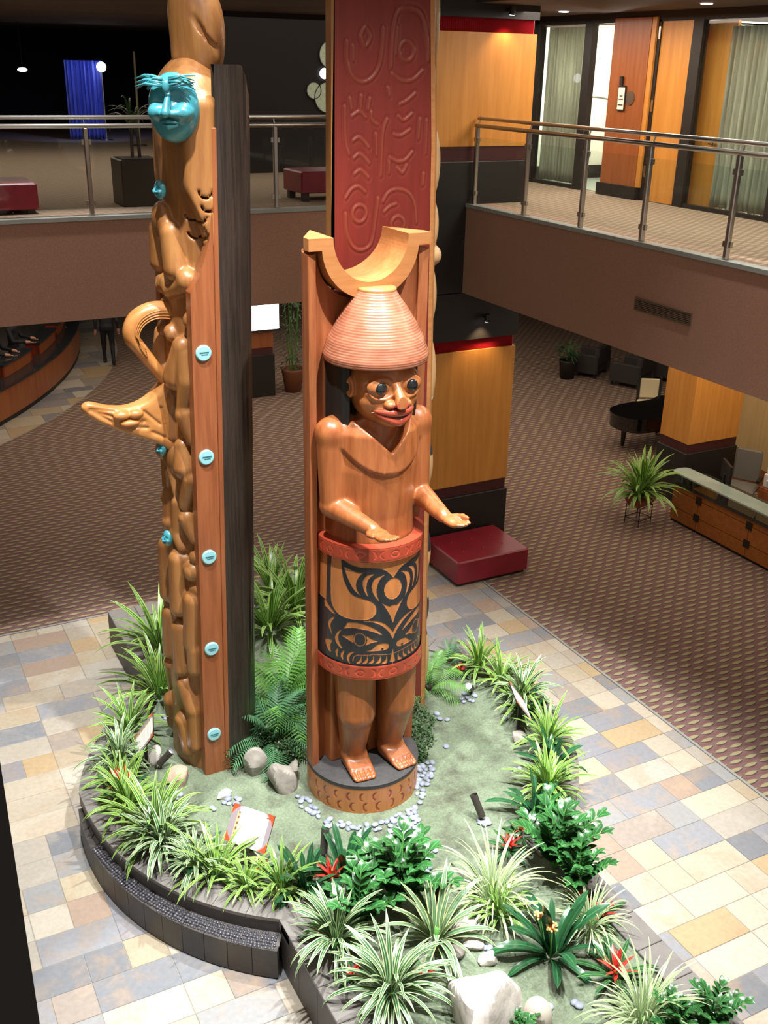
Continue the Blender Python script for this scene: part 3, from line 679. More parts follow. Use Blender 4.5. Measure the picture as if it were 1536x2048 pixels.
# blanket with painted black design
SK = {'bigU':[[-1.27,2.361],[-1.284,2.28],[-1.285,2.182],[-1.272,2.052],[-1.243,1.97],[-1.167,1.921],[-1.063,1.89],[-0.92,1.873],[-0.773,1.87],[-0.634,1.872],[-0.498,1.879],[-0.404,1.899],[-0.344,1.931],[-0.331,1.97],[-0.36,2.011],[-0.421,2.038],[-0.529,2.058],[-0.638,2.068],[-0.748,2.081],[-0.848,2.113],[-0.923,2.165],[-0.984,2.224],[-1.024,2.323],[-1.05,2.42],[-1.15,2.44],[-1.26,2.44]],'wing':[[-0.954,2.318],[-0.808,2.3],[-0.642,2.286],[-0.523,2.306],[-0.615,2.282],[-0.682,2.242],[-0.716,2.195],[-0.708,2.149],[-0.666,2.112],[-0.632,2.094],[-0.721,2.122],[-0.806,2.169],[-0.886,2.234],[-0.931,2.281]],'c3':[[-0.376,2.283],[-0.482,2.273],[-0.561,2.246],[-0.594,2.207],[-0.579,2.161],[-0.545,2.123],[-0.49,2.088],[-0.518,2.137],[-0.522,2.182],[-0.494,2.228],[-0.428,2.264]],'c4':[[-0.164,2.271],[-0.281,2.257],[-0.374,2.234],[-0.419,2.189],[-0.411,2.137],[-0.363,2.09],[-0.279,2.042],[-0.322,2.096],[-0.328,2.155],[-0.299,2.206],[-0.239,2.249]],'tri':[[-0.223,2.022],[-0.144,1.998],[-0.071,1.982],[0.004,1.978],[0.006,1.83],[-0.051,1.893],[-0.113,1.945],[-0.172,1.99]],'brow':[[-0.565,1.864],[-0.389,1.856],[-0.25,1.827],[-0.134,1.782],[-0.042,1.723],[0.007,1.677],[0.007,1.731],[-0.06,1.782],[-0.165,1.832],[-0.307,1.863],[-0.457,1.87]],'brow2':[[-0.867,1.835],[-0.73,1.844],[-0.578,1.837],[-0.414,1.811],[-0.29,1.774],[-0.211,1.733],[-0.331,1.759],[-0.495,1.784],[-0.66,1.793],[-0.801,1.794],[-0.942,1.775],[-0.897,1.808]],'c9':[[-1.159,1.849],[-1.264,1.818],[-1.316,1.774],[-1.295,1.73],[-1.244,1.698],[-1.205,1.677],[-1.244,1.732],[-1.248,1.78]],'c10':[[-0.989,1.757],[-1.08,1.724],[-1.132,1.675],[-1.114,1.63],[-1.046,1.599],[-0.964,1.582],[-1.029,1.629],[-1.066,1.672],[-1.046,1.716]],'e1':[[-0.981,1.705],[-0.873,1.712],[-0.743,1.733],[-0.764,1.705],[-0.749,1.662],[-0.843,1.678]],'e2':[[-0.505,1.73],[-0.411,1.703],[-0.293,1.679],[-0.41,1.669],[-0.519,1.647],[-0.49,1.689]],'mouth':[[-0.501,1.592],[-0.408,1.607],[-0.313,1.646],[-0.201,1.655],[-0.106,1.645],[-0.079,1.624],[-0.111,1.599],[-0.212,1.591],[-0.353,1.592]],'c14':[[-1.398,1.603],[-1.206,1.629],[-1.245,1.58],[-1.235,1.512],[-1.329,1.536]],'c15':[[-1.071,1.571],[-1.114,1.547],[-1.105,1.513],[-1.071,1.491],[-1.076,1.525],[-1.066,1.547]],'c16':[[-0.925,1.573],[-0.988,1.544],[-0.999,1.508],[-0.948,1.483],[-0.951,1.521]],'c17':[[-0.726,1.578],[-0.82,1.563],[-0.868,1.524],[-0.863,1.49],[-0.804,1.464],[-0.826,1.5],[-0.797,1.544]],'sliver':[[-1.442,1.968],[-1.325,1.935],[-1.149,1.884],[-1.205,1.878],[-1.348,1.898],[-1.443,1.913]],'mid':[[0.004,1.587],[-0.024,1.535],[-0.052,1.475],[-0.01,1.466],[-0.01,1.431],[0.04,1.424],[0.042,1.486]],'t0':[[-0.599,1.55],[-0.615,1.515],[-0.689,1.475],[-0.605,1.482],[-0.587,1.516]],'t1':[[-0.486,1.552],[-0.502,1.518],[-0.574,1.48],[-0.491,1.484],[-0.474,1.518]],'t2':[[-0.371,1.551],[-0.386,1.517],[-0.458,1.482],[-0.375,1.484],[-0.358,1.516]],'t3':[[-0.246,1.546],[-0.262,1.513],[-0.335,1.48],[-0.25,1.479],[-0.233,1.511]],'t4':[[-0.123,1.538],[-0.139,1.504],[-0.215,1.474],[-0.127,1.47],[-0.109,1.502]]}
SK_TOP = [[-1.056,2.387],[-0.955,2.372],[-0.78,2.346],[-0.59,2.336],[-0.404,2.334],[-0.229,2.32],[-0.13,2.295],[-0.056,2.263],[0.002,2.228]]
def wrap(nu, nv, u0, u1, z0, z1, rf):
    U = np.linspace(u0, u1, nu); Z = np.linspace(z0, z1, nv); GU, GZ = np.meshgrid(U, Z, indexing='ij'); R_ = rf(GU, GZ)
    return GU, GZ, lambda R_: np.stack([X0+R_*np.sin(GU), -R_*np.cos(GU), GZ], -1).reshape(-1, 3), R_
nu, nv = 380, 330
GU, GZ, pos, R_ = wrap(nu, nv, -1.75, 1.75, 1.42, 2.42, lambda u, z: .433+.018*np.clip((2.0-z)/.6, -1, 1)+0*u)
A = -np.abs(GU); wood = np.zeros(GU.shape, bool)
for k, p in SK.items(): wood |= inpoly(A, GZ, smooth_poly(p, 5))
tp = smooth_poly(SK_TOP, 5, False); wood |= (GZ > np.interp(A, tp[:, 0], tp[:, 1])) & (A > -1.056)
wood |= np.hypot(A/2.0, GZ-2.135) < .092
wood |= (np.abs(np.hypot((A+.63)/1.9, GZ-1.696)-.058) < .0035)
wood |= dline(A*.45, GZ, [(u*.45, z) for u, z in [(-.753, 1.493), (-.739, 1.528), (-.683, 1.553), (-.379, 1.561), (-.033, 1.546)]]) < .0035
wood &= ~(np.hypot((A+.206)*.45, GZ-1.605) < .011)
wood |= (A < -1.40) & (GZ > 1.97)
C = np.where(wood[..., None], C_WOOD*1.08, C_BLACK)
link_mesh('blanket', mesh_np('blanket', pos(R_-.003*wood), grid_faces(nu, nv), True, C.reshape(-1, 3)), M_paint, st)
def belt(name, z0, z1, r, seed):
    nu, nv = 300, 26; rn = random.Random(seed)
    GU, GZ, pos, R_ = wrap(nu, nv, -1.75, 1.75, z0, z1, lambda u, z: r-.02*np.clip(np.abs(z-(z0+z1)/2)/((z1-z0)/2)-.82, 0, 1)*5*.2+0*u)
    S_ = GU*r; zc = (z0+z1)/2; m = np.zeros(GU.shape, bool)
    for k in range(-7, 8):
        cx = k*.094
        if k % 3 == 0: m |= np.abs(np.hypot((S_-cx)/1.3, GZ-zc)-.025) < .0045
        else:
            s = 1 if (k % 3 == 1) else -1; m |= (np.hypot(S_-cx, (GZ-zc)) < .036) & (np.hypot(S_-cx+s*.012, GZ-zc) > .034)
    C = np.where(m[..., None], C_RED*1.5, C_RED)
    link_mesh(name, mesh_np(name, pos(R_-.004*m), grid_faces(nu, nv), True, C.reshape(-1, 3)), M_paint, st)
belt('belt', 2.395, 2.515, .45, 1); belt('hem_band', 1.33, 1.455, .464, 2)
for z in (2.395, 2.515, 1.33):
    MB().lathe([(.36, z), (.45 if z > 2 else .464, z)], 60, X0, 0, -PI/2-1.75, -PI/2+1.75, cap=False).build('belt_edge', mat('red_edge', lin('#a8432c'), .4), st)
# head
HC = np.array([X0+.005, -.13, 3.76])
def head(P):
    q = P-HC; x, y, z = q[..., 0], q[..., 1], q[..., 2]; ax = np.abs(x); A = np.stack([ax, y, z], -1)
    d = s_ell(A, (0, .02, .05), (.265, .285, .30)); jaw = s_ell(A, (0, -.06, -.12), (.205, .215, .17)); d = smin(d, jaw, .10)
    chin = s_ell(A, (0, -.19, -.235), (.095, .075, .06)); d = smin(d, chin, .06)
    sock = s_ell(A, (.135, -.285, .035), (.115, .07, .085)); d = smax(d, -sock, .03)                    # eye sockets
    eyeb = s_ell(A, (.130, -.225, .035), (.085, .05, .06)); d = smin(d, eyeb, .02)
    rim = np.abs(np.sqrt((ax-.135)**2*.72+(z-.035)**2)-.088); cheek = np.maximum(rim-.012, np.abs(y+.245)-.05); 
    d = smin(d, s_ell(A, (.115, -.15, -.085), (.11, .078, .05)), .08)                                  # cheek bones
    ring = np.abs(np.sqrt(((ax-.132)/1.35)**2+(z-.03)**2)-.078); d = d-.016*np.exp(-(ring/.016)**2)*np.clip((-y-.08)/.1, 0, 1)*np.clip(ax/.05, 0, 1)            # carved rim round each eye
    nose = s_cap(A, (0, -.25, .06), (0, -.352, -.072), .020, .05); d = smin(d, nose, .025)
    nos = s_ell(A, (.066, -.285, -.088), (.046, .05, .034)); d = smin(d, nos, .015)
    lipb = s_ell(A, (0, -.22, -.155), (.16, .075, .07)); d = smin(d, lipb, .03)
    ear = s_ell(A, (.272, -.03, .01), (.035, .06, .085)); ear = smax(ear, -s_ell(A, (.305, -.06, .01), (.025, .035, .055)), .01); d = smin(d, ear, .015)
    return d
def headcol(V):
    q = V-HC; ax = np.abs(q[:, 0]); y, z = q[:, 1], q[:, 2]; c = np.tile(np.array(lin('#a9683a')), (len(V), 1))
    m = (y < -.2) & (np.hypot((ax-.05)/1.2, (z+.087)*1.3) < .03); c[m] = np.array(lin('#b8553a'))
    mo = (y < -.15) & (np.abs(z-(-.118-.25*np.maximum(ax-.05, 0))) < .013*(1-ax/.22)) & (ax < .19); c[mo] = np.array(lin('#2b1a12'))
    br = (np.abs(z-(.155-1.6*(ax-.13)**2)) < .016) & (ax < .25) & (ax > .02) & (y < -.12); c[br] = np.array(lin('#9c5c32'))
    return c
sculpt('head', head, HC-.37, HC+.37, .0075, M_paint, st, headcol)
for s in (-1, 1): MB().ball((HC[0]+s*.13, HC[1]-.266, HC[2]+.035), (.047, .026, .047), 16, 10).build('pupil', M_pupil, st, smooth=True)
def lip(zf, rad, y0, m, name):
    pts = []; rr_ = []
    for k in range(25):
        t = -1+2*k/24; x = t*.18; yy = y0+.14*(abs(t)**2.2)*.8; pts.append((HC[0]+x, HC[1]+yy, HC[2]+zf(abs(t)))); rr_.append(max(.003, rad*(1-abs(t)**3)))
    MB().tube(pts, rr_, 10).build(name, m, st, smooth=True)
lip(lambda t: -.150+.010*t, .031, -.315, M_lip, 'upper_lip')
lip(lambda t: -.226+.08*t**1.2, .036, -.300, M_lip, 'lower_lip')
lip(lambda t: -.112-.012*(1-t)-.025*t*t, .012, -.312, M_moustache, 'moustache')
lip(lambda t: -.186+.045*t, .018, -.312, M_lipdark, 'mouth_gap')
lip(lambda t: -.132+.0*t-.022*t*t, .011, -.318, mat('pale_lip_highlight', lin('#e6c3a0'), .35), 'lip_highlight')  # pale tube imitates the highlight above the upper lip
def hair(P):
    x, y, z = P[..., 0]-X0, P[..., 1], P[..., 2]; d = s_box(P, (X0, .03, 3.72), (.35, .21, .36), .12)
    d = np.maximum(d, -s_box(P, (X0, -.33, 3.7), (.26, .30, .6), .1)); return d+.004*np.sin(x*160)
sculpt('hair', hair, (-.36, -.2, 3.33), (.44, .4, 4.12), .011, M_hair, st)
# hat
pf = [(.38, 3.925), (.396, 3.92)]; n = 46
for k in range(n):
    t = k/(n-1); z = 3.925+.50*t; r = np.interp(t, [0, .08, .3, .55, .75, .9, 1], [.398, .402, .365, .30, .236, .18, .148]); pf.append((r+.0035*(k % 2), z))
pf += [(.146, 4.432), (.13, 4.436)]
MB().lathe([(.02, 3.96), (.372, 3.935)]+pf[1:]+[(.001, 4.436)], 96, X0, -.06, cap=False).build('hat', M_hat, st, smooth=True, loc=(0, 0, .022))
MB().lathe([(.145, 4.43), (.148, 4.445), (.14, 4.455), (.001, 4.456)], 48, X0, -.06, cap=False).build('hat_crown', M_cedar_light, st, smooth=True, loc=(0, 0, .022))
# ================================================================ CARVED HOUSE POSTS
M_carve = mat('honey_cedar', lin('#a4723f'), .42, c2=lin('#8c5a30'), sc=3.5, stretch=(4, 4, .5), coat=.15, bump=(16, .1))
M_carve_red = mat('red_cedar_band', lin('#9c5c36'), .42, c2=lin('#854827'), sc=3.5, stretch=(6, 6, .35), coat=.15)
M_fin = mat('golden_cedar', lin('#bd8248'), .38, c2=lin('#ab6e36'), sc=4, stretch=(1, 3, 3), coat=.2)
M_teal = mat('turquoise_cast_glass', lin('#469aa2'), .3, coat=.4, c2=lin('#357f8e'), sc=5, sub=.1)
M_disc = mat('pale_turquoise_disc', lin('#94d0d8'), .3, coat=.3)
M_disc_d = mat('dark_teal_mark', lin('#2f6b78'), .4)
def char_material():
    m = mat('charred_beam', lin('#382e27'), .42, c2=lin('#211b17'), sc=4, stretch=(10, 10, .4), coat=.2, bump=(20, .5)); return m
M_char = char_material()
LP = (2.5, 8.1, .43)
lean = lambda z: .022*z
lp = empty('totem_pole', LP, 0, 'tall carved house post with turquoise masks, discs and a dark charred back', 'totem pole')
def shear(o):
    me = o.data; co = np.empty(len(me.vertices)*3, np.float32); me.vertices.foreach_get('co', co); co = co.reshape(-1, 3); co[:, 0] += .022*co[:, 2]; me.vertices.foreach_set('co', co.ravel()); me.update(); return o
# charred half log
n = 48; V = []; F = []
for i in range(n+1):
    a = -PI/2+PI*i/n; c, s = math.cos(a), math.sin(a); _t = min(1, max(0, (a+1.0)/.75)); zt = 5.97-.35*_t*_t*(3-2*_t)
    for k, z in enumerate(np.linspace(-.03, 1, 24)):
        zz = z*zt; r = .475+.004*math.sin(37*a+1.7*math.sin(3*zz))-(.006 if (i*7) % 11 == 0 else 0); V.append((-.04+r*c*.84, r*s, zz))
    V.append((-.04+.34*c, .40*s, zt-.0)); V.append((-.04+.34*c, .40*s, -.03))
m_ = 26
for i in range(n):
    for k in range(24): F.append((i*m_+k, (i+1)*m_+k, (i+1)*m_+k+1, i*m_+k+1))
    F.append((i*m_+24, (i+1)*m_+24, (i+1)*m_+25, i*m_+25))
mb = MB(); mb.add(V, F, 0); ob = mb.build('charred_back', M_char, lp, smooth=True); ob.data.set_sharp_from_angle(angle=math.radians(40)); shear(ob)
for k, (yy, z0, z1) in enumerate([(-.30, .2, 2.2), (-.18, .8, 2.9), (-.06, .3, 1.9), (.1, .6, 2.4), (-.24, 2.2, 3.9), (-.38, .3, 1.5)]):
    a = math.asin(yy/.475); pts = [(-.04+.84*.468*math.cos(a+.02*math.sin(5*t)), .468*math.sin(a+.02*math.sin(5*t)), z0+(z1-z0)*t) for t in np.linspace(0, 1, 12)]
    shear(MB().tube(pts, [.002+.008*math.sin(PI*t) for t in np.linspace(0, 1, 12)], 5).build('crack', M_hair, lp))
# smooth edge boards that carry the discs
for s in (-1, 1):
    mb = MB(); V = [(x, y, z) for y in sorted((s*.36, s*.478)) for x, z in ((-.265, -.03), (-.078, -.03), (-.078, 5.0), (-.11, 4.75), (-.18, 4.52), (-.265, 4.38))]; mb.add(V, [(0, 1, 2, 3, 4, 5), (11, 10, 9, 8, 7, 6)]+[(i, i+6, (i+1) % 6+6, (i+1) % 6) for i in range(6)]); shear(mb.build('edge_board', M_carve_red, lp))
    mb = MB(); mb.cbox(-.072, -.028, *sorted((s*.36, s*.472)), -.03, 5.55, .006); shear(mb.build('edge_strip', M_carve_red, lp))
for z in (3.917, 3.065, 2.181, 1.302, .421):
    x = -.128+.0*z; 
    d_ = MB().lathe([(.063, 0), (.063, .012), (.055, .02), (.001, .022)], 28).build('turquoise_disc', M_disc, lp, smooth=True, loc=(x-.050+lean(z), -.478, z), rot=(PI/2, 0, 0))
    d_.data.set_sharp_from_angle(angle=.6)
    MB().box(-.035, .038, .004, .012, .0215, .0245).build('face_mark', M_disc_d, d_); MB().box(-.022, .03, -.012, -.007, .0215, .0235).build('face_mark', M_disc_d, d_)
# carved front: stacked figures
KX, KZ = 1/226., 1/226.
CAPS = [((-0.29, -0.222, 3.092), (-0.277, -0.253, 2.923), 0.062, 0.098), ((-0.247, -0.303, 2.831), (-0.287, -0.246, 2.59), 0.076, 0.053), ((-0.285, -0.253, 2.466), (-0.239, -0.322, 2.299), 0.067, 0.049), ((-0.339, -0.037, 2.822), (-0.332, -0.12, 2.606), 0.036, 0.018), ((-0.331, -0.129, 2.563), (-0.336, -0.129, 2.331), 0.044, 0.044), ((-0.34, -0.111, 2.291), (-0.316, -0.198, 2.18), 0.053, 0.044), ((-0.259, -0.303, 1.991), (-0.259, -0.303, 1.981), 0.076, 0.076), ((-0.311, -0.214, 2.074), (-0.307, -0.222, 2.073), 0.036, 0.036), ((-0.23, -0.334, 2.135), (-0.241, -0.322, 2.128), 0.053, 0.053), ((-0.228, -0.339, 1.827), (-0.251, -0.316, 1.834), 0.058, 0.053), ((-0.313, -0.214, 1.947), (-0.298, -0.246, 1.949), 0.022, 0.022), ((-0.334, -0.155, 2.052), (-0.343, -0.155, 1.595), 0.084, 0.084), ((-0.258, -0.309, 1.716), (-0.274, -0.296, 1.296), 0.089, 0.084), ((-0.259, -0.316, 1.237), (-0.262, -0.316, 1.045), 0.08, 0.076), ((-0.349, -0.146, 1.387), (-0.349, -0.173, 0.985), 0.071, 0.071), ((-0.342, -0.198, 0.837), (-0.291, -0.289, 0.612), 0.067, 0.076), ((-0.286, -0.296, 0.588), (-0.286, -0.303, 0.241), 0.067, 0.071), ((-0.357, -0.181, 0.448), (-0.334, -0.238, 0.164), 0.076, 0.062), ((-0.3, -0.056, 4.878), (-0.299, -0.065, 4.869), 0.067, 0.067), ((-0.287, -0.146, 4.776), (-0.279, -0.19, 4.524), 0.084, 0.089), ((-0.23, -0.296, 4.449), (-0.234, -0.289, 4.459), 0.071, 0.071), ((-0.23, -0.296, 4.426), (-0.304, -0.102, 4.344), 0.067, 0.058), ((-0.31, -0.037, 4.368), (-0.31, -0.037, 4.391), 0.053, 0.053), ((-0.311, -0.093, 4.012), (-0.308, -0.111, 3.992), 0.053, 0.053), ((-0.22, -0.316, 4.138), (-0.22, -0.316, 4.149), 0.053, 0.053), ((-0.209, -0.328, 4.244), (-0.214, -0.322, 4.235), 0.036, 0.036), ((-0.266, -0.246, 3.921), (-0.302, -0.164, 3.66), 0.076, 0.098), ((-0.251, -0.275, 3.867), (-0.244, -0.289, 3.7), 0.067, 0.08), ((-0.241, -0.296, 3.653), (-0.269, -0.253, 3.442), 0.08, 0.062), ((-0.266, -0.261, 3.369), (-0.227, -0.322, 3.168), 0.076, 0.053), ((-0.325, -0.056, 3.49), (-0.33, -0.074, 3.138), 0.053, 0.044)]   # limbs of the stacked figures, metres in the post's own frame
def carve(P):
    P = P.copy(); x, y, z = P[..., 0], P[..., 1], P[..., 2]
    w = np.interp(z, [0, 1.2, 3, 5, 5.4, 5.75, 6.0], [.37, .34, .30, .27, .29, .27, .12])
    d = (np.sqrt(((x+.03)/1)**2+(y*.78)**2+1e-9)-w)*.85; d = np.maximum(d, np.maximum(x-.02, np.maximum(z-5.98, -.03-z)))
    for (p0, p1, r0, r1) in CAPS:
        for s in (1, -1): d = smin(d, s_cap(P, (p0[0], p0[1]*s, p0[2]), (p1[0], p1[1]*s, p1[2]), r0*1.18, r1*1.15), .014)
    for zc, r in ((4.86, .1), (2.95, .11), (1.6, .12), (3.45, .09), (.75, .12), (2.1, .10)): d = smin(d, s_ell(P, (-.33, 0, zc), (.06, .16, r*1.4)), .03)
    cloak = s_ell(P, (-.10, -.0, 5.62), (.25, .42, .40)); d = smin(d, cloak, .06)
    ck = s_box(P, (-.13, 0, 5.12), (.13, .475, .66), .10); ck = smax(ck, -((z-4.55)+(x+.0)*2.2)*.42, .03); d = smin(d, ck, .03)
    wing = s_cap(P, (-.17, -.34, 5.45), (-.06, -.42, 4.55), .10, .03); d = smin(d, wing, .04)
    g = np.full(x.shape, 9.)                                                              # feather grooves
    for k in range(4): g = np.minimum(g, s_cap(P, (-.20+.06*k, -.44, 5.25), (-.10+.045*k, -.45, 4.75-.05*k), .010))
    for (cx, cz, r) in ((-.12, 5.12, .055), (-.10, 5.02, .055), (-.165, 4.93, .045), (-.15, 4.80, .045)):
        ring = np.sqrt((np.sqrt((x-cx)**2+(z-cz)**2)-r)**2+np.minimum(0, cz-z)**2*0+(np.maximum(z-cz, 0)*3)**2)-.007; g = np.minimum(g, np.maximum(ring, np.maximum(y+.22, -(y+.485))))
    for k in range(3): g = np.minimum(g, s_cap(P, (-.21+.02*k, -.45, 3.22), (-.15+.018*k, -.43, 3.02), .006)); g = np.minimum(g, s_cap(P, (-.38+.035*k, -.30, .40), (-.38+.035*k, -.33, .12), .010))
    d = smax(d, -g, .012); return d
shear(sculpt('carved_figures', carve, (-.52, -.52, -.04), (.05, .52, 6.02), .0135, M_carve, lp))
def crest(P):
    d = smin(s_ell(P, (.02, 0, 6.15), (.17, .26, .40)), s_ell(P, (-.06, 0, 6.35), (.14, .17, .30)), .08)
    d = smin(d, s_cap(P, (-.12, 0, 6.35), (-.10, 0, 6.02), .085, .1), .05); e = s_cap(P, (-.1, -.2, 6.28), (.1, -.26, 6.0), .02); return smax(d, -e, .02)
shear(sculpt('crest_animal', crest, (-.3, -.34, 5.8), (.3, .34, 6.72), .015, M_carve, lp))
# big turquoise mask near the top and small ones below
def mask_sdf(P):
    x, y, z = P[..., 0], P[..., 1], P[..., 2]; ax = np.abs(x); A = np.stack([ax, y, z], -1)
    d = s_ell(A, (0, .02, 0), (.185, .12, .235))
    d = smax(d, -s_ell(A, (.075, -.125, .055), (.065, .06, .04)), .03); d = smin(d, s_cap(A, (0, -.10, .08), (0, -.165, -.03), .018, .032), .02)
    d = smin(d, s_ell(A, (.035, -.125, -.035), (.035, .035, .025)), .012); d = smin(d, s_ell(A, (.10, -.075, -.03), (.06, .05, .05)), .04)
    d = smin(d, s_cap(A, (0, -.125, -.085), (.065, -.10, -.095), .016, .008), .008); d = smin(d, s_cap(A, (0, -.12, -.125), (.06, -.10, -.115), .018, .008), .008)
    return d
mk = sculpt('mask', mask_sdf, (-.21, -.23, -.26), (.21, .16, .26), .0075, M_teal, lp); tag(mk, 'turquoise cast face mask')
mk.location = (-.20, -.40, 5.68); mk.rotation_euler = (0, 0, -.62)
mb = MB(); rm = random.Random(2)
for s in (-1, 1):
    for k in range(16):
        z = .13+.008*(k % 8)+rm.uniform(-.006, .006); x1 = s*(.10+.12*rm.random()*(1.35 if s < 0 else .75)); y0 = -.115+.02*rm.random()
        mb.tube([(s*.02, y0-.01, z+.01), (x1*.6, y0-.005, z+.02+.015*math.sin(k)), (x1, y0+.06*(abs(x1) > .16)+.01, z+.03*math.sin(k*2))], [.011, .010, .004], 6)
mb.ball((0, -.125, .14), (.028, .02, .045), 12, 8); hb = mb.build('feather_headband', M_teal, mk, smooth=True)
for (x, y, z, s, r) in ((-.36, -.16, 5.10, .30, -1.2), (-.40, -.05, 3.03, .26, -1.4), (-.40, -.1, 2.24, .30, -1.2)):
    c = link_mesh('small_mask', mk.data, None, lp, (x+lean(z)-.02, y, z), (0, 0, r), s)
# open hook and tail fin that stick out in front
hp = [(-.20, 4.16), (-.36, 4.17), (-.49, 4.11), (-.535, 3.99), (-.47, 3.88), (-.40, 3.78), (-.33, 3.68), (-.27, 3.58)]
pts = smooth_poly(hp, 5, False); mb = MB(); V = []; F = []; k = len(pts)
for i in range(k):
    t = pts[min(i+1, k-1)]-pts[max(i-1, 0)]; t = t/np.hypot(*t); nrm = np.array([-t[1], t[0]]); w = .075*(1-.45*i/k)
    for j in range(16):
        a = 2*PI*j/16; e = w*math.cos(a); V.append((pts[i][0]+nrm[0]*e, .085*math.sin(a)*(1-.2*i/k), pts[i][1]+nrm[1]*e))
for i in range(k-1):
    for j in range(16): F.append((i*16+j, i*16+(j+1) % 16, i*16+16+(j+1) % 16, i*16+16+j))
F += [tuple(range(15, -1, -1)), tuple((k-1)*16+j for j in range(16))]
shear(mb.add(V, F).build('hook_fin', M_fin, lp, smooth=True, loc=(-.08, 0, 0)))
for q in range(4):
    pp = [(p[0]*(.82+.06*q)-.075*(1-q/3)+.02, -.078, p[1]*.97+.095+.02*q-.02) for p in pts[:22]]
    shear(MB().tube(pp, .006, 5).build('fin_ridge', M_fin, lp, smooth=True, loc=(-.08, 0, 0)))
TF = smooth_poly([(-.96, 3.45), (-.90, 3.49), (-.75, 3.44), (-.60, 3.42), (-.45, 3.46), (-.33, 3.56), (-.22, 3.66), (-.20, 3.30), (-.22, 3.00), (-.40, 3.10), (-.62, 3.20), (-.80, 3.29), (-.92, 3.38)], 4)
def tail(P):
    x, y, z = P[..., 0], P[..., 1], P[..., 2]; ds = dline(x, z, [tuple(p) for p in TF]+[tuple(TF[0])]); ds = np.where(inpoly(x, z, TF), -ds, ds)
    th = .05+.06*np.clip((x+.95)/.7, 0, 1); d = smax(ds, np.abs(y)-th, .05)
    r = np.full(x.shape, 9.)
    for a, b in (((-.90, 3.44), (-.72, 3.41)), ((-.90, 3.43), (-.72, 3.36)), ((-.88, 3.42), (-.74, 3.32)), ((-.62, 3.38), (-.58, 3.28)), ((-.58, 3.28), (-.48, 3.30)), ((-.70, 3.28), (-.46, 3.24)), ((-.48, 3.38), (-.36, 3.26)), ((-.34, 3.40), (-.30, 3.15)), ((-.42, 3.20), (-.28, 3.12))):
        for yy in (-th, ): r = np.minimum(r, np.sqrt(dline(x, z, [a, b])**2+(y+th)**2)-.012)
    blobs = np.minimum(s_ell(P, (-.66, -.085, 3.37), (.07, .04, .035)), np.minimum(s_ell(P, (-.55, -.09, 3.37), (.06, .04, .035)), s_ell(P, (-.60, -.09, 3.30), (.08, .04, .03))))
    return smin(smax(d, -r, .012), blobs, .012)
shear(sculpt('tail_fin', tail, (-1.0, -.14, 2.95), (-.15, .14, 3.72), .0095, M_fin, lp, loc=(-.08, 0, 0)))

# ---------------------------------------------------------------- second post, seen from its red back
RP = (4.05, 7.70, .43)
rp_ = empty('totem_pole', RP, 0, 'house post behind the welcome figure showing its flat red back', 'totem pole')
ZT = 7.3; nu, nv = 170, 640; U = np.linspace(0, 1, nu); Z = np.linspace(-.02, ZT, nv); GU, GZ = np.meshgrid(U, Z, indexing='ij')
XLm = np.interp(GZ, [0, 4.8, 6.4, 7.3], [-.52, -.521, -.497, -.48]); XRm = np.interp(GZ, [0, 3.7, 5.4, 6.4, 7.3], [.47, .40, .365, .315, .28]); GX = XLm+(XRm-XLm)*GU
def zl(x, y): return (660+x/3.66, y/3.66)
# ridges and hollows of the carving, given in metres on the board
def Z2M(p): return [(-.521+(x-5)/760*.93, 4.82+(1640-y)/3.66*(1.63/450)) for x, y in p]
ridge = np.full(GX.shape, 9.)
LINES = [[(115, 300), (115, 440), (150, 540), (215, 585), (290, 550), (345, 440), (365, 200)], [(205, 260), (240, 200), (275, 260), (240, 330), (205, 260)], [(420, 470), (430, 250), (460, 90), (540, 50), (630, 90), (675, 250), (685, 420)],
 [(430, 520), (500, 570), (580, 560), (650, 490)], [(460, 190), (450, 380)], [(155, 330), (155, 430)], [(100, 760), (105, 1000), (130, 1110)], [(400, 850), (370, 960), (360, 1280)], [(320, 960), (325, 1120)], [(690, 860), (690, 1110)],
 [(150, 830), (205, 795), (245, 840)], [(160, 1010), (205, 985), (270, 1060)], [(165, 1140), (210, 1108), (275, 1180)], [(170, 1260), (215, 1230), (270, 1290)], [(110, 1440), (150, 1375), (200, 1355), (250, 1400)],
 [(285, 800), (290, 860), (330, 890)], [(490, 740), (540, 715), (600, 660)], [(480, 830), (520, 860), (580, 810)], [(450, 965), (500, 975), (570, 930)], [(425, 1140), (480, 1170), (540, 1160), (590, 1100)], [(420, 1170), (420, 1260)], [(480, 1220), (520, 1260), (550, 1200)], [(640, 850), (630, 1000)], [(680, 1270), (675, 1360)],
 [(380, 1480), (420, 1410), (490, 1385), (570, 1420), (620, 1520), (635, 1660)], [(110, 1560), (120, 1700), (160, 1820), (230, 1855), (300, 1800), (330, 1600), (345, 1450)], [(390, 1560), (430, 1520), (480, 1500)], [(145, 780), (135, 700)], [(210, 770), (215, 680)], [(262, 780), (275, 700)], [(400, 620), (410, 680)]]
for Ln in LINES:
    p = smooth_poly(Z2M(Ln), 5, False); ridge = np.minimum(ridge, dline(GX, GZ, [tuple(q) for q in p]))
for cx, cy, r in ((530, 355, 52), (210, 1565, 50), (495, 1665, 48)):
    c = Z2M([(cx, cy)])[0]; rr_ = r*.93/760; ridge = np.minimum(ridge, np.abs(np.hypot(GX-c[0], (GZ-c[1])*.93)-rr_))
hgt = np.clip(1-ridge/.014, 0, 1); grv = np.clip(1-np.abs(ridge-.022)/.01, 0, 1)
c_red = np.array(lin('#76281f')); c_rl = np.array(lin('#874028'))
C = c_red+(c_rl-c_red)*hgt[..., None]*.8
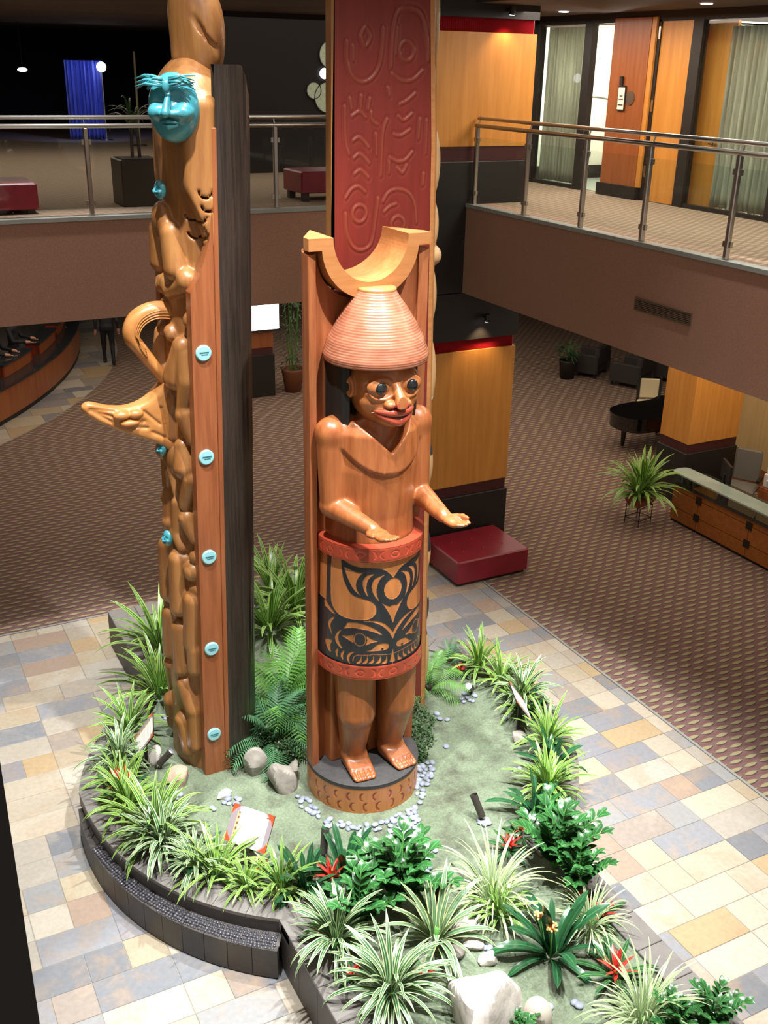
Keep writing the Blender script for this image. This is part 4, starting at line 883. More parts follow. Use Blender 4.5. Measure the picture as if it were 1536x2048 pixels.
V = np.stack([GX, -.007*hgt+.004*grv, GZ], -1).reshape(-1, 3)
link_mesh('red_back', mesh_np('red_back', V, grid_faces(nu, nv), True, C.reshape(-1, 3)), col_mat('red_stained_wood', .4, .15, 3, (6, 6, .4), .1), rp_)
def edge(z): return float(np.interp(z, [0, 3.7, 5.4, 6.4, 7.3], [.47, .40, .365, .315, .28]))
for (o0, o1, y0, y1, m, nm) in ((0, .035, -.004, .09, M_cedar_light, 'edge_strip'), (.04, .07, .03, .14, M_carve, 'edge_strip')):
    V = []; F = []
    for z in (-.02, 3.7, 5.4, 6.4, ZT):
        e = edge(z); V += [(e+o0, y0, z), (e+o1, y0, z), (e+o1, y1, z), (e+o0, y1, z)]
    for k in range(4):
        for j in range(4): F.append((4*k+j, 4*k+(j+1) % 4, 4*k+4+(j+1) % 4, 4*k+4+j))
    MB().add(V, F+[(3, 2, 1, 0), (16, 17, 18, 19)]).build(nm, m, rp_)
MB().box(-.52, -.49, .0, .1, -.02, 6.9).build('edge_strip', M_carve, rp_)
BUL = [(.42, 6.3, .03, .5), (.455, 5.25, .055, .34), (.47, 4.75, .045, .26), (.50, 4.5, .06, .1), (.465, 4.15, .06, .33), (.49, 3.45, .06, .40), (.505, 2.6, .05, .30), (.50, 2.15, .04, .2), (.52, 1.7, .05, .30), (.525, 1.1, .05, .3), (.54, .5, .06, .45)]
def rcarve(P):
    x, y, z = P[..., 0], P[..., 1], P[..., 2]; w = np.interp(z, [0, 3.7, 5.4, 6.4, 7.3], [.53, .47, .43, .40, .36])
    d = (np.sqrt((x+.01)**2+((y-.08)*.95)**2)-w)*.85; d = np.maximum(d, np.maximum(np.maximum(.02-y, -.49-x), np.maximum(z-ZT+.05, -.03-z)))
    for (x0, z0, r, h) in BUL:
        d = smin(d, s_ell(P, (x0-.01, .2, z0), (r+.045, .14, h)), .015)
    return d
def rcol(V):
    c = np.tile(np.array(lin('#b79268')), (len(V), 1)); z = V[:, 2]
    c[(z > 3.02) & (z < 3.22)] = lin('#8a2f26'); c[(np.abs(z-2.86) < .16) | (np.abs(z-1.95) < .22) | (np.abs(z-1.0) < .22)] = lin('#25272a'); c[(z > 3.22) & (z < 3.27)] = lin('#dccbb0'); return c
sculpt('carved_front', rcarve, (-.66, .0, -.04), (.66, .66, ZT), .02, col_mat('painted_post', .4, .15, 4, (5, 5, .5), .12), rp_, rcol)
# ================================================================ PLANTS
def leaf_material(name, edge, mid, line, rough=.34, w_edge=.30, rand=.18, spec=.5):
    """stripes across the blade: u = 0..1 over the width"""
    m = mat(name, mid, rough, spec=spec); L = m.node_tree.links; p = m.node_tree.nodes['Principled BSDF']
    uv = nd(m, 'ShaderNodeUVMap'); uv.uv_map = 'UVMap'; sp = nd(m, 'ShaderNodeSeparateXYZ'); L.new(uv.outputs[0], sp.inputs[0])
    d = mth(m, 'MULTIPLY', mth(m, 'ABSOLUTE', mth(m, 'SUBTRACT', sp.outputs[0], .5)), 2.)
    r = nd(m, 'ShaderNodeValToRGB'); e = r.color_ramp.elements; e[0].color = rgba(line); e[0].position = 0; e[1].color = rgba(edge); e[1].position = 1-w_edge+.08
    for ps, c in ((.08, line), (.13, mid), (1-w_edge-.05, mid)): x = e.new(ps); x.color = rgba(c)
    L.new(d, r.inputs[0]); oi = nd(m, 'ShaderNodeObjectInfo'); mr = nd(m, 'ShaderNodeMapRange'); mr.inputs['To Min'].default_value = 1-rand; mr.inputs['To Max'].default_value = 1+rand
    L.new(oi.outputs['Random'], mr.inputs['Value']); hs = nd(m, 'ShaderNodeHueSaturation'); L.new(mr.outputs[0], hs.inputs['Value']); L.new(r.outputs[0], hs.inputs['Color']); L.new(hs.outputs[0], p.inputs['Base Color'])
    p.inputs['Subsurface Weight'].default_value = .0
    return m
M_lime = leaf_material('lime_striped_leaf', lin('#9fc25a'), lin('#3f722c'), lin('#bcd48e'), w_edge=.42)
M_warn = leaf_material('white_striped_leaf', lin('#c2d2a2'), lin('#35603a'), lin('#a8c490'), w_edge=.36)
M_cream = leaf_material('cream_edged_leaf', lin('#cdd79a'), lin('#5a7a58'), lin('#7d9a7a'), w_edge=.34)
M_spid = leaf_material('spider_grass_leaf', lin('#cfdcb0'), lin('#6f9450'), lin('#e2ebcc'), w_edge=.34)
M_cliv = leaf_material('dark_clivia_leaf', lin('#2a5a36'), lin('#245030'), lin('#386c46'), rough=.22, rand=.25)
M_zam = leaf_material('zamia_leaflet', lin('#356c34'), lin('#2c5e30'), lin('#508a4c'), rough=.26, rand=.3, spec=.5)
M_zstem = mat('zamia_stem', lin('#4f8a3c'), .4)
M_brom = leaf_material('bromeliad_leaf', lin('#3c6a3a'), lin('#24502c'), lin('#5c8a50'), rough=.25)
M_bract = leaf_material('red_bract', lin('#d8402e'), lin('#c82a2c'), lin('#e06a4a'), rough=.3, rand=.2)
M_ybract = leaf_material('yellow_bract', lin('#e6e2a0'), lin('#d8d68a'), lin('#f0ecc0'), rough=.3)
M_fern = mat('fern_green', lin('#5f9440'), .45, rand=.2)
M_fern_d = mat('dark_fern_green', lin('#4c7a52'), .45, rand=.2)
M_oran = mat('orange_petal', lin('#e08038'), .4); M_yel = mat('yellow_petal_tip', lin('#ecd48a'), .4)
M_plsoil = M_soil
def blade_mesh(name, th0, bend, wfun, m, seg=9, fold=.18, L=1., twist=0.):
    """blade leaving the origin along +x at elevation th0 and bending down by bend"""
    V = []; UV = []; x = z = 0.; ds = L/seg
    for i in range(seg+1):
        t = i/seg; th = th0-bend*t**1.25; w = wfun(t)*L
        nx, nz = -math.sin(th), math.cos(th); tw = twist*t
        for j, u in enumerate((-1, 0, 1)):
            h = fold*w*abs(u); V.append((x+nx*(h-tw*u*w*.5), u*w, z+nz*(h-tw*u*w*.5))); UV.append(((u+1)/2, t))
        x += math.cos(th)*ds; z += math.sin(th)*ds
    F = []
    for i in range(seg):
        for j in range(2): a = 3*i+j; F.append((a, a+1, a+4, a+3))
    me = mesh_np(name, V, F, True, None, UV); me.materials.append(m); return me
lance = lambda W: (lambda t: W*(max(t, .02)**.35)*((1-t)**.75)*1.75+.001)
strap = lambda W: (lambda t: W*min(1, (t*6+.45))*min(1, ((1-t)*5)**.6)+.0005)
def blades(m, W, n=5, shape=lance, hi=(82, 26), bends=(50, 110), fold=.18):
    out = []
    for k in range(n):
        t = k/(n-1); out.append(blade_mesh('leaf', math.radians(hi[0]+(hi[1]-hi[0])*t), math.radians(bends[0]+(bends[1]-bends[0])*t), shape(W), m, fold=fold, twist=(-.3+.6*(k % 2))))
    return out
BL = dict(D=blades(M_lime, .050, bends=(45, 92)), L=blades(M_warn, .050, bends=(70, 112)), P=blades(M_cream, .06, bends=(40, 90)), S=blades(M_spid, .017, bends=(80, 160)), C=blades(M_cliv, .070, shape=strap, bends=(25, 80), fold=.1), B=blades(M_brom, .075, shape=strap, hi=(60, 12), bends=(30, 50)), R=blades(M_bract, .10, hi=(80, 30), bends=(15, 40)), Y=blades(M_ybract, .12, hi=(60, 10), bends=(20, 40)))
def scatter(parent, key, n, R, rnd, lo=0., hi=1., name='leaf', z=0., smin_=.75, smax_=1.1, core=.03):
    ms = BL[key]
    for i in range(n):
        t = lo+(hi-lo)*(i+rnd.random())/n; me = ms[min(len(ms)-1, int(t*len(ms)))]; a = i*2.39996+rnd.uniform(-.35, .35); s = R*rnd.uniform(smin_, smax_)
        link_mesh(name, me, None, parent, (core*math.cos(a)*R*3, core*math.sin(a)*R*3, z+(1-t)*.10*R), (rnd.uniform(-.15, .15), rnd.uniform(-.12, .12), a), (s, s*rnd.uniform(.85, 1.15), s))
def root(parent, r, h, m=None): MB().lathe([(r, -.02), (r*.8, h*.5), (r*.45, h)], 8).build('stem', m or M_zstem, parent, smooth=True)
# zamia: arching stems with paired glossy leaflets
_zl = blade_mesh('leaflet', math.radians(25), math.radians(50), lambda t: .27*math.sin(PI*min(1, t*.92+.06))**.8+.004, M_zam, seg=5, fold=.15)
def zamia(parent, R, rnd, ns=9):
    for k in range(ns):
        a = k*2.39996+rnd.uniform(-.3, .3); tilt = (.12+.95*k/ns)*rnd.uniform(.8, 1.1); Ls = R*rnd.uniform(1., 1.3); pts = []; x = z = 0.; n = 9
        for i in range(n+1):
            pts.append((x*math.cos(a), x*math.sin(a), z)); th = PI/2-tilt*(.45+.75*i/n); x += math.cos(th)*Ls/n; z += math.sin(th)*Ls/n
        s = MB().tube(pts, [.011*R*2.4*(1-.65*i/n) for i in range(n+1)], 6).build('stem', M_zstem, parent, smooth=True)
        for i in range(2, n+1):
            for sd in (-1, 1):
                p = Vector(pts[i]); d = (Vector(pts[i])-Vector(pts[i-1])).normalized(); az = a+sd*(1.15 if i < n else .4); sz = R*.30*(1.05-.45*abs(i/n-.5))
                link_mesh('leaflet', _zl, None, s, p, (rnd.uniform(-.25, .25), -math.asin(max(-.9, min(.9, d.z*.45))), az), sz)
# fern frond
def frond_mesh(name, m, seed, seg=26, curl=1.35):
    mb = MB(); rn = random.Random(seed); pts = []; x = z = 0.; th0 = 1.15
    for i in range(seg+1):
        pts.append((x, .02*math.sin(i*.5+seed), z)); th = th0-curl*(i/seg)**1.2; x += math.cos(th)/seg; z += math.sin(th)/seg
    mb.tube(pts[::2], [.006*(1-.8*i/(seg/2)) for i in range(seg//2+1)], 4)
    for i in range(4, seg+1):
        t = i/seg; ln = .23*(math.sin(PI*min(1, (t-.08)*1.02))**.7 if t < .95 else .12)+.01; p = pts[i]; w = .0105
        for sd in (-1, 1):
            a = sd*(1.25-.45*t); dx, dy = math.cos(a)*ln, math.sin(a)*ln; dr = -.25*ln; k = 5
            V = []; F = []
            for q in range(k+1):
                f = q/k; ww = w*(1-f)**.6*(1+.35*(q % 2)); V += [(p[0]+dx*f-math.sin(a)*ww*0+ww, p[1]+dy*f, p[2]+dr*f*f), (p[0]+dx*f-ww, p[1]+dy*f, p[2]+dr*f*f-.004)]
                if q: F.append((2*q-2, 2*q, 2*q+1, 2*q-1))
            mb.add(V, F)
    me = mb.mesh(name, True); me.materials.append(m); return me
FR = {'F': [frond_mesh('frond', M_fern, s, curl=c) for s, c in ((1, 1.2), (2, 1.6), (3, 2.0))], 'G': [frond_mesh('frond', M_fern_d, s, curl=c) for s, c in ((4, 1.5), (5, 1.9), (6, 2.2))]}
KIND = {'D': ('striped_dracaena', 'dracaena'), 'L': ('striped_dracaena', 'dracaena'), 'P': ('striped_dracaena', 'dracaena'), 'S': ('spider_grass', 'grass plant'), 'C': ('clivia', 'clivia'), 'B': ('bromeliad', 'bromeliad'), 'Y': ('bromeliad', 'bromeliad'), 'Z': ('zamia', 'zamia'), 'F': ('fern', 'fern'), 'G': ('fern', 'fern')}
GRP = {'D': 'striped dracaenas in the planter', 'L': 'striped dracaenas in the planter', 'P': 'striped dracaenas in the planter', 'S': 'spider grasses in the planter', 'C': 'clivias in the planter', 'B': 'bromeliads in the planter', 'Y': 'bromeliads in the planter', 'Z': 'zamias in the planter', 'F': 'ferns in the planter', 'G': 'ferns in the planter'}
def flower_head(parent, x, y, z, h, rnd):
    st_ = MB().tube([(x*.4, y*.4, 0), (x, y, z)], .008, 6).build('flower_stalk', M_zstem, parent, smooth=True)
    for k in range(14):
        a = rnd.uniform(0, 2*PI); e = rnd.uniform(.1, 1.4); d = Vector((math.cos(a)*math.cos(e), math.sin(a)*math.cos(e), math.sin(e)))
        p0 = Vector((x, y, z)); mb = MB(); mb.tube([p0, p0+d*h*.5, p0+d*h], [.004, .010, .006], 6, 0); mb.ball(p0+d*h*1.02, .010, 6, 4, 1); mb.build('flower', [M_oran, M_yel], st_, smooth=True)
def plant(kind, x, y, R, label, i, z=None, group=None):
    rnd = random.Random(100+i); nm, cat = KIND[kind]
    if z is None:
        if y > 5.6 and y < 9.6:
            d = math.hypot(x-PC[0], y-PC[1])
            if d > 2.02: x, y = PC[0]+(x-PC[0])*2.02/d, PC[1]+(y-PC[1])*2.02/d
        else: x = min(4.40, max(2.44, x))
        z = gz(x, y)-.01
    t = empty(nm, (x, y, z), rnd.uniform(0, 6.28), label, cat, group or GRP[kind])
    if kind == 'D': root(t, .03, R*.4); scatter(t, 'D', 42 if i < 300 else 80, R*1.68, rnd, smin_=.6, z=.05)
    elif kind == 'L': root(t, .03, R*.5); scatter(t, 'L', 72, R*1.5, rnd, smin_=.55, z=R*.2+.04)
    elif kind == 'P': root(t, .03, R*.4); scatter(t, 'P', 34, R*1.4, rnd, z=R*.1)
    elif kind == 'S': root(t, .03, R*.2); scatter(t, 'S', 110, R*1.6, rnd, smin_=.5)
    elif kind == 'C':
        root(t, .04, R*.3); scatter(t, 'C', 22, R*1.45, rnd, smin_=.65)
        if 'orange' in label:
            a = -t.rotation_euler.z
            for dx, dy, zz in ((-.13, .03, .40), (-.09, -.07, .36)): flower_head(t, dx*math.cos(a)-dy*math.sin(a), dx*math.sin(a)+dy*math.cos(a), zz, .045, rnd)
    elif kind in 'BY':
        root(t, .02, R*.3); scatter(t, 'B', 16, R*1.35, rnd, lo=.25, smin_=.85)
        h = R*(.9 if 'spike' in label or 'bud' in label else .45)
        MB().tube([(0, 0, 0), (0, 0, h)], .010, 6).build('flower_stalk', M_zstem, t); scatter(t, 'R' if kind == 'B' else 'Y', 15, R*.8, rnd, lo=.0, hi=.95, name='bract', z=h*.6)
    elif kind == 'Z': zamia(t, R*1.15, rnd, 15 if R > .35 else 11)
    elif kind in 'FG':
        n = 30 if R > .5 else 15
        for k in range(n):
            a = k*2.39996+rnd.uniform(-.3, .3); f = k/n; link_mesh('frond', FR[kind][min(2, int(f*3))], None, t, (.03*math.cos(a), .03*math.sin(a), 0), (rnd.uniform(-.2, .2), -.25+.75*f*rnd.uniform(.7, 1.1)-(.35 if f < .4 else 0), a), R*rnd.uniform(.85, 1.15))
        root(t, .05, .06, M_darkwood)
    return t
PLANTS = [
  ('D', 2.486, 9.921, 0.42, 'lemon-striped dracaena beside the carved post at the back left of the planter'),
  ('D', 2.21, 9.041, 0.36, 'darker striped dracaena at the foot of the carved post, left side'),
  ('D', 3.723, 9.801, 0.42, 'striped dracaena directly right of the charred back of the post'),
  ('D', 4.166, 10.119, 0.46, 'large pale striped dracaena at the back of the planter beside the half log'),
  ('D', 4.076, 10.611, 0.42, 'striped dracaena furthest back in the planter'),
  ('D', 1.666, 8.626, 0.27, 'striped dracaena next to the spotlight on the left rim'),
  ('L', 1.509, 8.109, 0.27, 'dense white-striped dracaena just below the left information sign'),
  ('B', 1.286, 7.739, 0.21, 'red guzmania spike at the far left rim'),
  ('D', 1.331, 7.457, 0.27, 'bright striped dracaena right below the leftmost red flower'),
  ('D', 1.587, 7.028, 0.34, 'large long-leaved striped dracaena on the left rim'),
  ('L', 1.528, 6.761, 0.29, 'dense drooping white-striped dracaena on the front left rim'),
  ('C', 1.845, 6.542, 0.2, 'dark strap-leaved clivia behind the front left rim'),
  ('D', 1.891, 6.329, 0.25, 'lime-edged dracaena in front of the white boulder'),
  ('D', 2.061, 6.105, 0.18, 'low lime-edged dracaena below the front information sign'),
  ('B', 2.234, 6.249, 0.1, 'small red bromeliad bud among the front dracaenas'),
  ('D', 2.297, 5.959, 0.22, 'lime-edged dracaena right of the front sign'),
  ('Y', 2.209, 5.884, 0.09, 'pale yellow bromeliad star on the front rim'),
  ('C', 2.478, 5.883, 0.28, 'tall dark strap-leaved clivia at the front corner of the rim'),
  ('C', 2.814, 5.878, 0.28, 'dark clivia clump behind the red bromeliad at the front'),
  ('B', 2.679, 5.833, 0.2, 'red bromeliad spike between the two front clivias'),
  ('Z', 3.086, 5.453, 0.42, 'tall glossy fern-leaved zamia in front of the pebbles'),
  ('Z', 2.677, 5.368, 0.34, 'spreading glossy zamia at the start of the planter tail'),
  ('L', 2.365, 5.227, 0.31, 'dense white-striped dracaena on the left corner of the tail'),
  ('B', 2.248, 5.352, 0.18, 'pink and red bromeliad at the corner of the tail wall'),
  ('L', 2.585, 4.648, 0.34, 'dense white-striped dracaena at the bottom of the picture'),
  ('B', 2.439, 4.952, 0.12, 'orange-red bromeliad between the two dense striped dracaenas'),
  ('B', 2.914, 4.752, 0.1, 'red bromeliad half hidden right of the bottom striped dracaena'),
  ('P', 3.136, 4.979, 0.36, 'large star-shaped cream-edged dracaena in the tail bed'),
  ('S', 3.734, 5.136, 0.38, 'fountain of thin white-striped spider grass in the tail bed'),
  ('D', 3.687, 4.957, 0.2, 'small lime dracaena below the big spider grass'),
  ('C', 3.846, 4.497, 0.36, 'large clivia with two orange flower heads'),
  ('B', 4.133, 4.125, 0.22, 'big red and yellow bromeliad rosette near the right tail wall'),
  ('B', 4.403, 4.633, 0.16, 'red bromeliad on the right tail wall beside the striped grass'),
  ('B', 4.384, 4.847, 0.1, 'small orange bromeliad behind the big clivia'),
  ('S', 4.26, 4.591, 0.28, 'thin striped spider grass behind the red bromeliad on the right wall'),
  ('S', 4.036, 3.723, 0.34, 'spider grass at the bottom right of the tail'),
  ('Z', 4.409, 3.472, 0.26, 'glossy zamia at the bottom right corner of the picture'),
  ('Z', 4.189, 3.571, 0.22, 'small glossy zamia beside the bottom right spider grass'),
  ('Z', 3.193, 4.03, 0.16, 'zamia shoot below the big white boulder'),
  ('Z', 4.412, 5.235, 0.4, 'large glossy zamia on the right rim'),
  ('Z', 4.433, 4.943, 0.32, 'glossy zamia leaning over the right tail wall'),
  ('B', 4.182, 5.578, 0.16, 'bright red bromeliad beside the right zamia'),
  ('B', 4.374, 5.669, 0.12, 'slender red bromeliad spike behind the bright one'),
  ('C', 4.642, 5.847, 0.3, 'dark clivia on the right rim above the red bromeliads'),
  ('D', 4.946, 6.002, 0.28, 'lime-edged dracaena on the right rim above the dark clivia'),
  ('C', 5.202, 6.323, 0.26, 'dark clivia between two lime dracaenas on the right rim'),
  ('D', 5.367, 6.608, 0.28, 'lime-edged dracaena right of the grey rock on the rim'),
  ('C', 5.682, 7.046, 0.2, 'bluish strap-leaved clivia at the right edge of the rim'),
  ('L', 5.607, 7.332, 0.28, 'fine striped dracaena behind the right information sign'),
  ('D', 5.558, 7.723, 0.26, 'striped dracaena behind the lit spotlight on the right rim'),
  ('D', 5.58, 8.1, 0.28, 'striped dracaena at the back right of the rim'),
  ('B', 5.22, 8.103, 0.13, 'dark bromeliad with a red heart at the back right'),
  ('F', 3.294, 8.241, 0.85, 'tall green fern between the two totem poles'),
  ('G', 2.93, 7.80, 0.66, 'dark fern with long fronds hanging over the charred beam'),
  ('F', 4.769, 7.993, 0.5, 'fern right of the welcome figure'),
  ('L', 1.36, 6.82, 0.24, 'small white-striped dracaena at the outermost bend of the left rim'),
  ('L', 1.70, 6.42, 0.22, 'low white-striped dracaena between the long-leaved dracaena and the front clivia'),
  ('D', 1.40, 7.83, 0.22, 'small lime dracaena just above the leftmost red spike'),
  ('D', 5.02, 5.95, 0.22, 'low lime dracaena at the outer edge beside the right zamia'),
  ('D', 5.40, 7.25, 0.22, 'low striped dracaena behind the edge-on sign'),
  ('G', 5.274, 8.384, 0.26, 'low fern on the back right rim'),
]
PEBBLES = [(2.915, 6.793), (2.902, 6.692), (2.894, 6.922), (2.918, 6.636), (2.872, 6.761), (2.940, 6.685), (2.937, 6.748), (2.933, 6.857), (2.841, 6.822), (2.922, 6.895), (2.864, 6.965), (2.884, 6.726), (2.988, 6.556), (2.863, 6.887), (3.182, 6.366), (3.204, 6.291), (3.082, 6.379), (3.123, 6.376), (3.604, 6.146), (3.516, 6.147), (3.696, 6.326), (3.152, 6.350), (3.374, 6.328), (3.063, 6.487), (3.055, 6.437), (3.439, 6.195), (2.954, 6.537), (3.235, 6.300), (3.581, 6.247), (3.019, 6.461), (3.541, 6.211), (3.561, 6.177), (3.246, 6.354), (3.282, 6.266), (3.538, 6.303), (3.628, 6.208), (3.310, 6.326), (3.420, 6.320), (3.316, 6.268), (3.113, 6.440), (3.647, 6.267), (2.938, 6.484), (2.975, 6.478), (3.394, 6.199), (3.439, 6.152), (3.519, 5.933), (3.480, 6.297), (3.555, 6.124), (3.471, 5.741), (3.435, 5.988), (3.594, 6.196), (3.444, 5.896), (3.440, 6.043), (3.498, 6.061), (3.686, 6.274), (3.454, 5.858), (3.646, 6.324), (3.425, 6.259), (3.530, 6.357), (3.483, 5.943), (3.534, 6.253), (3.551, 6.044), (3.499, 5.875), (3.573, 6.095), (3.589, 6.298), (3.477, 6.123), (3.520, 6.004), (3.476, 6.191), (3.482, 5.985), (3.477, 6.333), (3.597, 6.068), (3.431, 5.930), (3.655, 6.164), (3.477, 6.088), (3.671, 6.225), (3.494, 5.822), (3.627, 6.103), (3.466, 5.797), (3.726, 6.373), (3.653, 6.370), (3.689, 6.377), (3.567, 6.361), (3.500, 6.244), (3.487, 5.910), (3.555, 6.002), (3.464, 6.011), (3.572, 6.327), (3.529, 6.077), (3.611, 6.270), (4.144, 6.891), (3.882, 6.619), (3.947, 6.641), (4.053, 6.725), (3.946, 6.699), (4.134, 6.782), (4.080, 6.807), (4.017, 6.696), (4.009, 6.743), (3.909, 6.558), (4.079, 6.863), (4.091, 6.736), (4.142, 6.826), (3.841, 6.539), (3.967, 6.757), (4.188, 6.875), (3.851, 6.476), (4.025, 6.829), (4.034, 6.875), (3.983, 6.614), (3.911, 6.673), (3.803, 6.422), (4.046, 6.770), (4.020, 6.657), (3.882, 6.506), (4.075, 6.691), (3.395, 5.652), (3.573, 5.914), (3.411, 5.730), (3.472, 5.682), (3.443, 5.614), (3.422, 5.804), (3.504, 5.759), (3.572, 5.867), (3.356, 5.598), (3.412, 5.574), (3.529, 5.831), (3.371, 5.565), (3.399, 5.534), (3.541, 5.905), (3.434, 5.652), (3.390, 5.688), (5.135, 7.645), (4.987, 7.658), (5.064, 7.572), (5.150, 7.689), (5.048, 7.601), (5.048, 7.656), (5.060, 7.722), (4.979, 7.608), (4.627, 7.549), (4.672, 7.417), (4.611, 7.462), (4.436, 7.035), (4.881, 6.449), (4.825, 6.432), (4.869, 6.391), (4.145, 5.950), (4.153, 5.982), (4.158, 5.916), (4.192, 5.918), (4.201, 5.954), (2.291, 7.150), (2.259, 7.181), (2.279, 7.258), (2.347, 7.120), (2.323, 7.264), (2.389, 7.167), (2.375, 7.204), (2.301, 7.208), (1.803, 7.504), (1.909, 7.483), (1.826, 7.438), (1.941, 7.452), (1.734, 7.530), (1.846, 7.535), (1.866, 7.456), (1.889, 7.413), (1.835, 7.491), (2.163, 8.695), (2.216, 8.738), (2.167, 8.653), (2.251, 8.682), (2.274, 8.759), (2.141, 7.160), (2.150, 7.129), (3.738, 4.038), (3.726, 4.072), (3.549, 4.119), (3.491, 4.096), (3.517, 4.078), (3.512, 4.168), (3.453, 4.736), (3.435, 4.761), (3.620, 5.828), (3.463, 5.449), (3.422, 5.473), (3.374, 4.697), (3.350, 4.690), (5.200, 7.171)]
for i, (k, x, y, R, lab) in enumerate(PLANTS): plant(k, x, y, R, lab, i)
# low dark ground cover under the ferns
M_ivy = mat('small_dark_leaves', lin('#3d5a35'), .45, rand=.1)
def cover(name, label, pts, n, seed):
    mb = MB(); rn = random.Random(seed)
    for _ in range(n):
        cx, cy, cr, ch = rn.choice(pts); a = rn.uniform(0, 6.28); r = cr*math.sqrt(rn.random()); x, y = cx+r*math.cos(a), cy+r*math.sin(a); z = gz(x, y)+ch*(1-(r/cr)**2)*rn.random()
        s = rn.uniform(.010, .022); d = Vector((rn.uniform(-1, 1), rn.uniform(-1, 1), rn.uniform(-.3, .6))).normalized(); u = d.cross(Vector((0, 0, 1))).normalized(); c = Vector((x, y, z))
        mb.add([c, c+d*s+u*s*.5, c+d*s*2, c+d*s-u*s*.5], [(0, 1, 2, 3)])
    return tag(mb.build(name, M_ivy), label, 'ground cover', kind='stuff')
cover('ground_cover', 'dark small-leaved creeper below the ferns between the poles', [(2.85, 7.75, .32, .30), (3.1, 8.1, .35, .35), (2.65, 7.8, .2, .2), (2.95, 7.5, .15, .25)], 5200, 1)
cover('ground_cover', 'dark small-leaved creeper right of the half log', [(4.2, 7.3, .22, .22), (4.35, 7.55, .22, .25), (4.1, 7.05, .12, .15)], 2600, 2)

# ================================================================ ROCKS AND PEBBLES
M_rock = mat('grey_rock', lin('#9a958c'), .8, c2=lin('#7d786f'), sc=6, bump=(18, .5), rand=.08)
M_rockw = mat('white_rock', lin('#cfc9bf'), .75, c2=lin('#a09a94'), sc=3.5, bump=(14, .6))
M_rockt = mat('tan_rock', lin('#bfa892'), .8, c2=lin('#a8937f'), sc=5, bump=(18, .4))
def rock(x, y, sx, sy, sz, label, m, seed, rz=0., sink=.25, n=26, planes=15, rough=.03):
    rs = np.random.RandomState(seed); N = rs.normal(size=(planes, 3)); N /= np.linalg.norm(N, axis=1)[:, None]; D = rs.uniform(.58, .98, planes)
    V, F = [], []; mb = MB(); mb.ball((0, 0, 0), 1, n, n*2//3); P = np.array(mb.v); P /= np.linalg.norm(P, axis=1)[:, None]
    k = P@N.T; r = np.where(k > .05, D/np.maximum(k, .05), 9); r = -np.log(np.exp(-r*34).sum(1)+np.exp(-34*1.15))/34
    W_ = rs.normal(size=(8, 3))*3.2; ph = rs.uniform(0, 6, 8); r = r*(1+rough*np.sin(P@W_.T+ph).sum(1)/2.2)
    me = mesh_np('rock', P*r[:, None]*np.array([sx, sy, sz]), mb.f); me.set_sharp_from_angle(angle=.30); o = link_mesh('rock', me, m); o.rotation_euler = (0, 0, rz)
    o.location = (x, y, gz(x, y)+sz*(1-2*sink)*.9); tag(o, label, 'rock'); return o
rock(1.98, 7.66, .13, .10, .085, 'flat tan boulder left of the carved post', M_rockt, 1, .3)
rock(2.29, 7.27, .075, .05, .035, 'small pale flat stone in front of the carved post', M_rockw, 2, .5)
rock(2.66, 7.47, .12, .10, .16, 'grey upright boulder beside the charred beam', M_rock, 3, .2)
rock(2.80, 7.17, .15, .13, .16, 'largest grey boulder left of the welcome figure', M_rock, 4, .9)
rock(2.94, 7.24, .07, .09, .14, 'narrow grey rock touching the half log', M_rock, 5, .1)
rock(2.18, 6.47, .12, .10, .13, 'white boulder under the front information sign', M_rockw, 6, .4)
rock(1.88, 8.03, .09, .08, .10, 'pale rock under the left information sign', M_rockw, 7, .4)
rock(5.11, 6.80, .10, .09, .08, 'grey rock at the right rim below the sign', M_rock, 8, .4)
rock(3.03, 4.22, .27, .34, .31, 'big white boulder in the planter tail', M_rockw, 9, -.5, n=40, planes=13)
rock(3.40, 4.06, .09, .09, .13, 'smooth rounded pale stone beside the big white boulder', mat('smooth_beige_stone', lin('#b9b2a4'), .7), 15, 0, rough=.01, planes=3)
rock(3.37, 5.03, .15, .09, .07, 'flat white rock beside the cream-edged dracaena', M_rockw, 10, -.4)
rock(3.36, 4.82, .09, .06, .05, 'lower flat white rock beside the cream-edged dracaena', M_rockw, 11, -.3)
rock(3.38, 4.65, .09, .07, .05, 'white rock just above the big boulder', M_rockw, 12, .3)
rock(3.20, 4.80, .07, .06, .07, 'brownish rock shaded by the cream-edged dracaena', M_rock, 13, .3)
rock(3.30, 8.46, .10, .09, .12, 'pale rock behind the tall fern', M_rockw, 14, .3)
M_peb = mat('blue_grey_pebble', lin('#8f97a8'), .55, rand=.22)
pm = []
for k in range(4):
    mb = MB(); mb.ball((0, 0, 0), (1, .78+.05*k, .55-.04*k), 12, 8); me = mb.mesh('pebble', True); me.materials.append(M_peb); pm.append(me)
rn = random.Random(21)
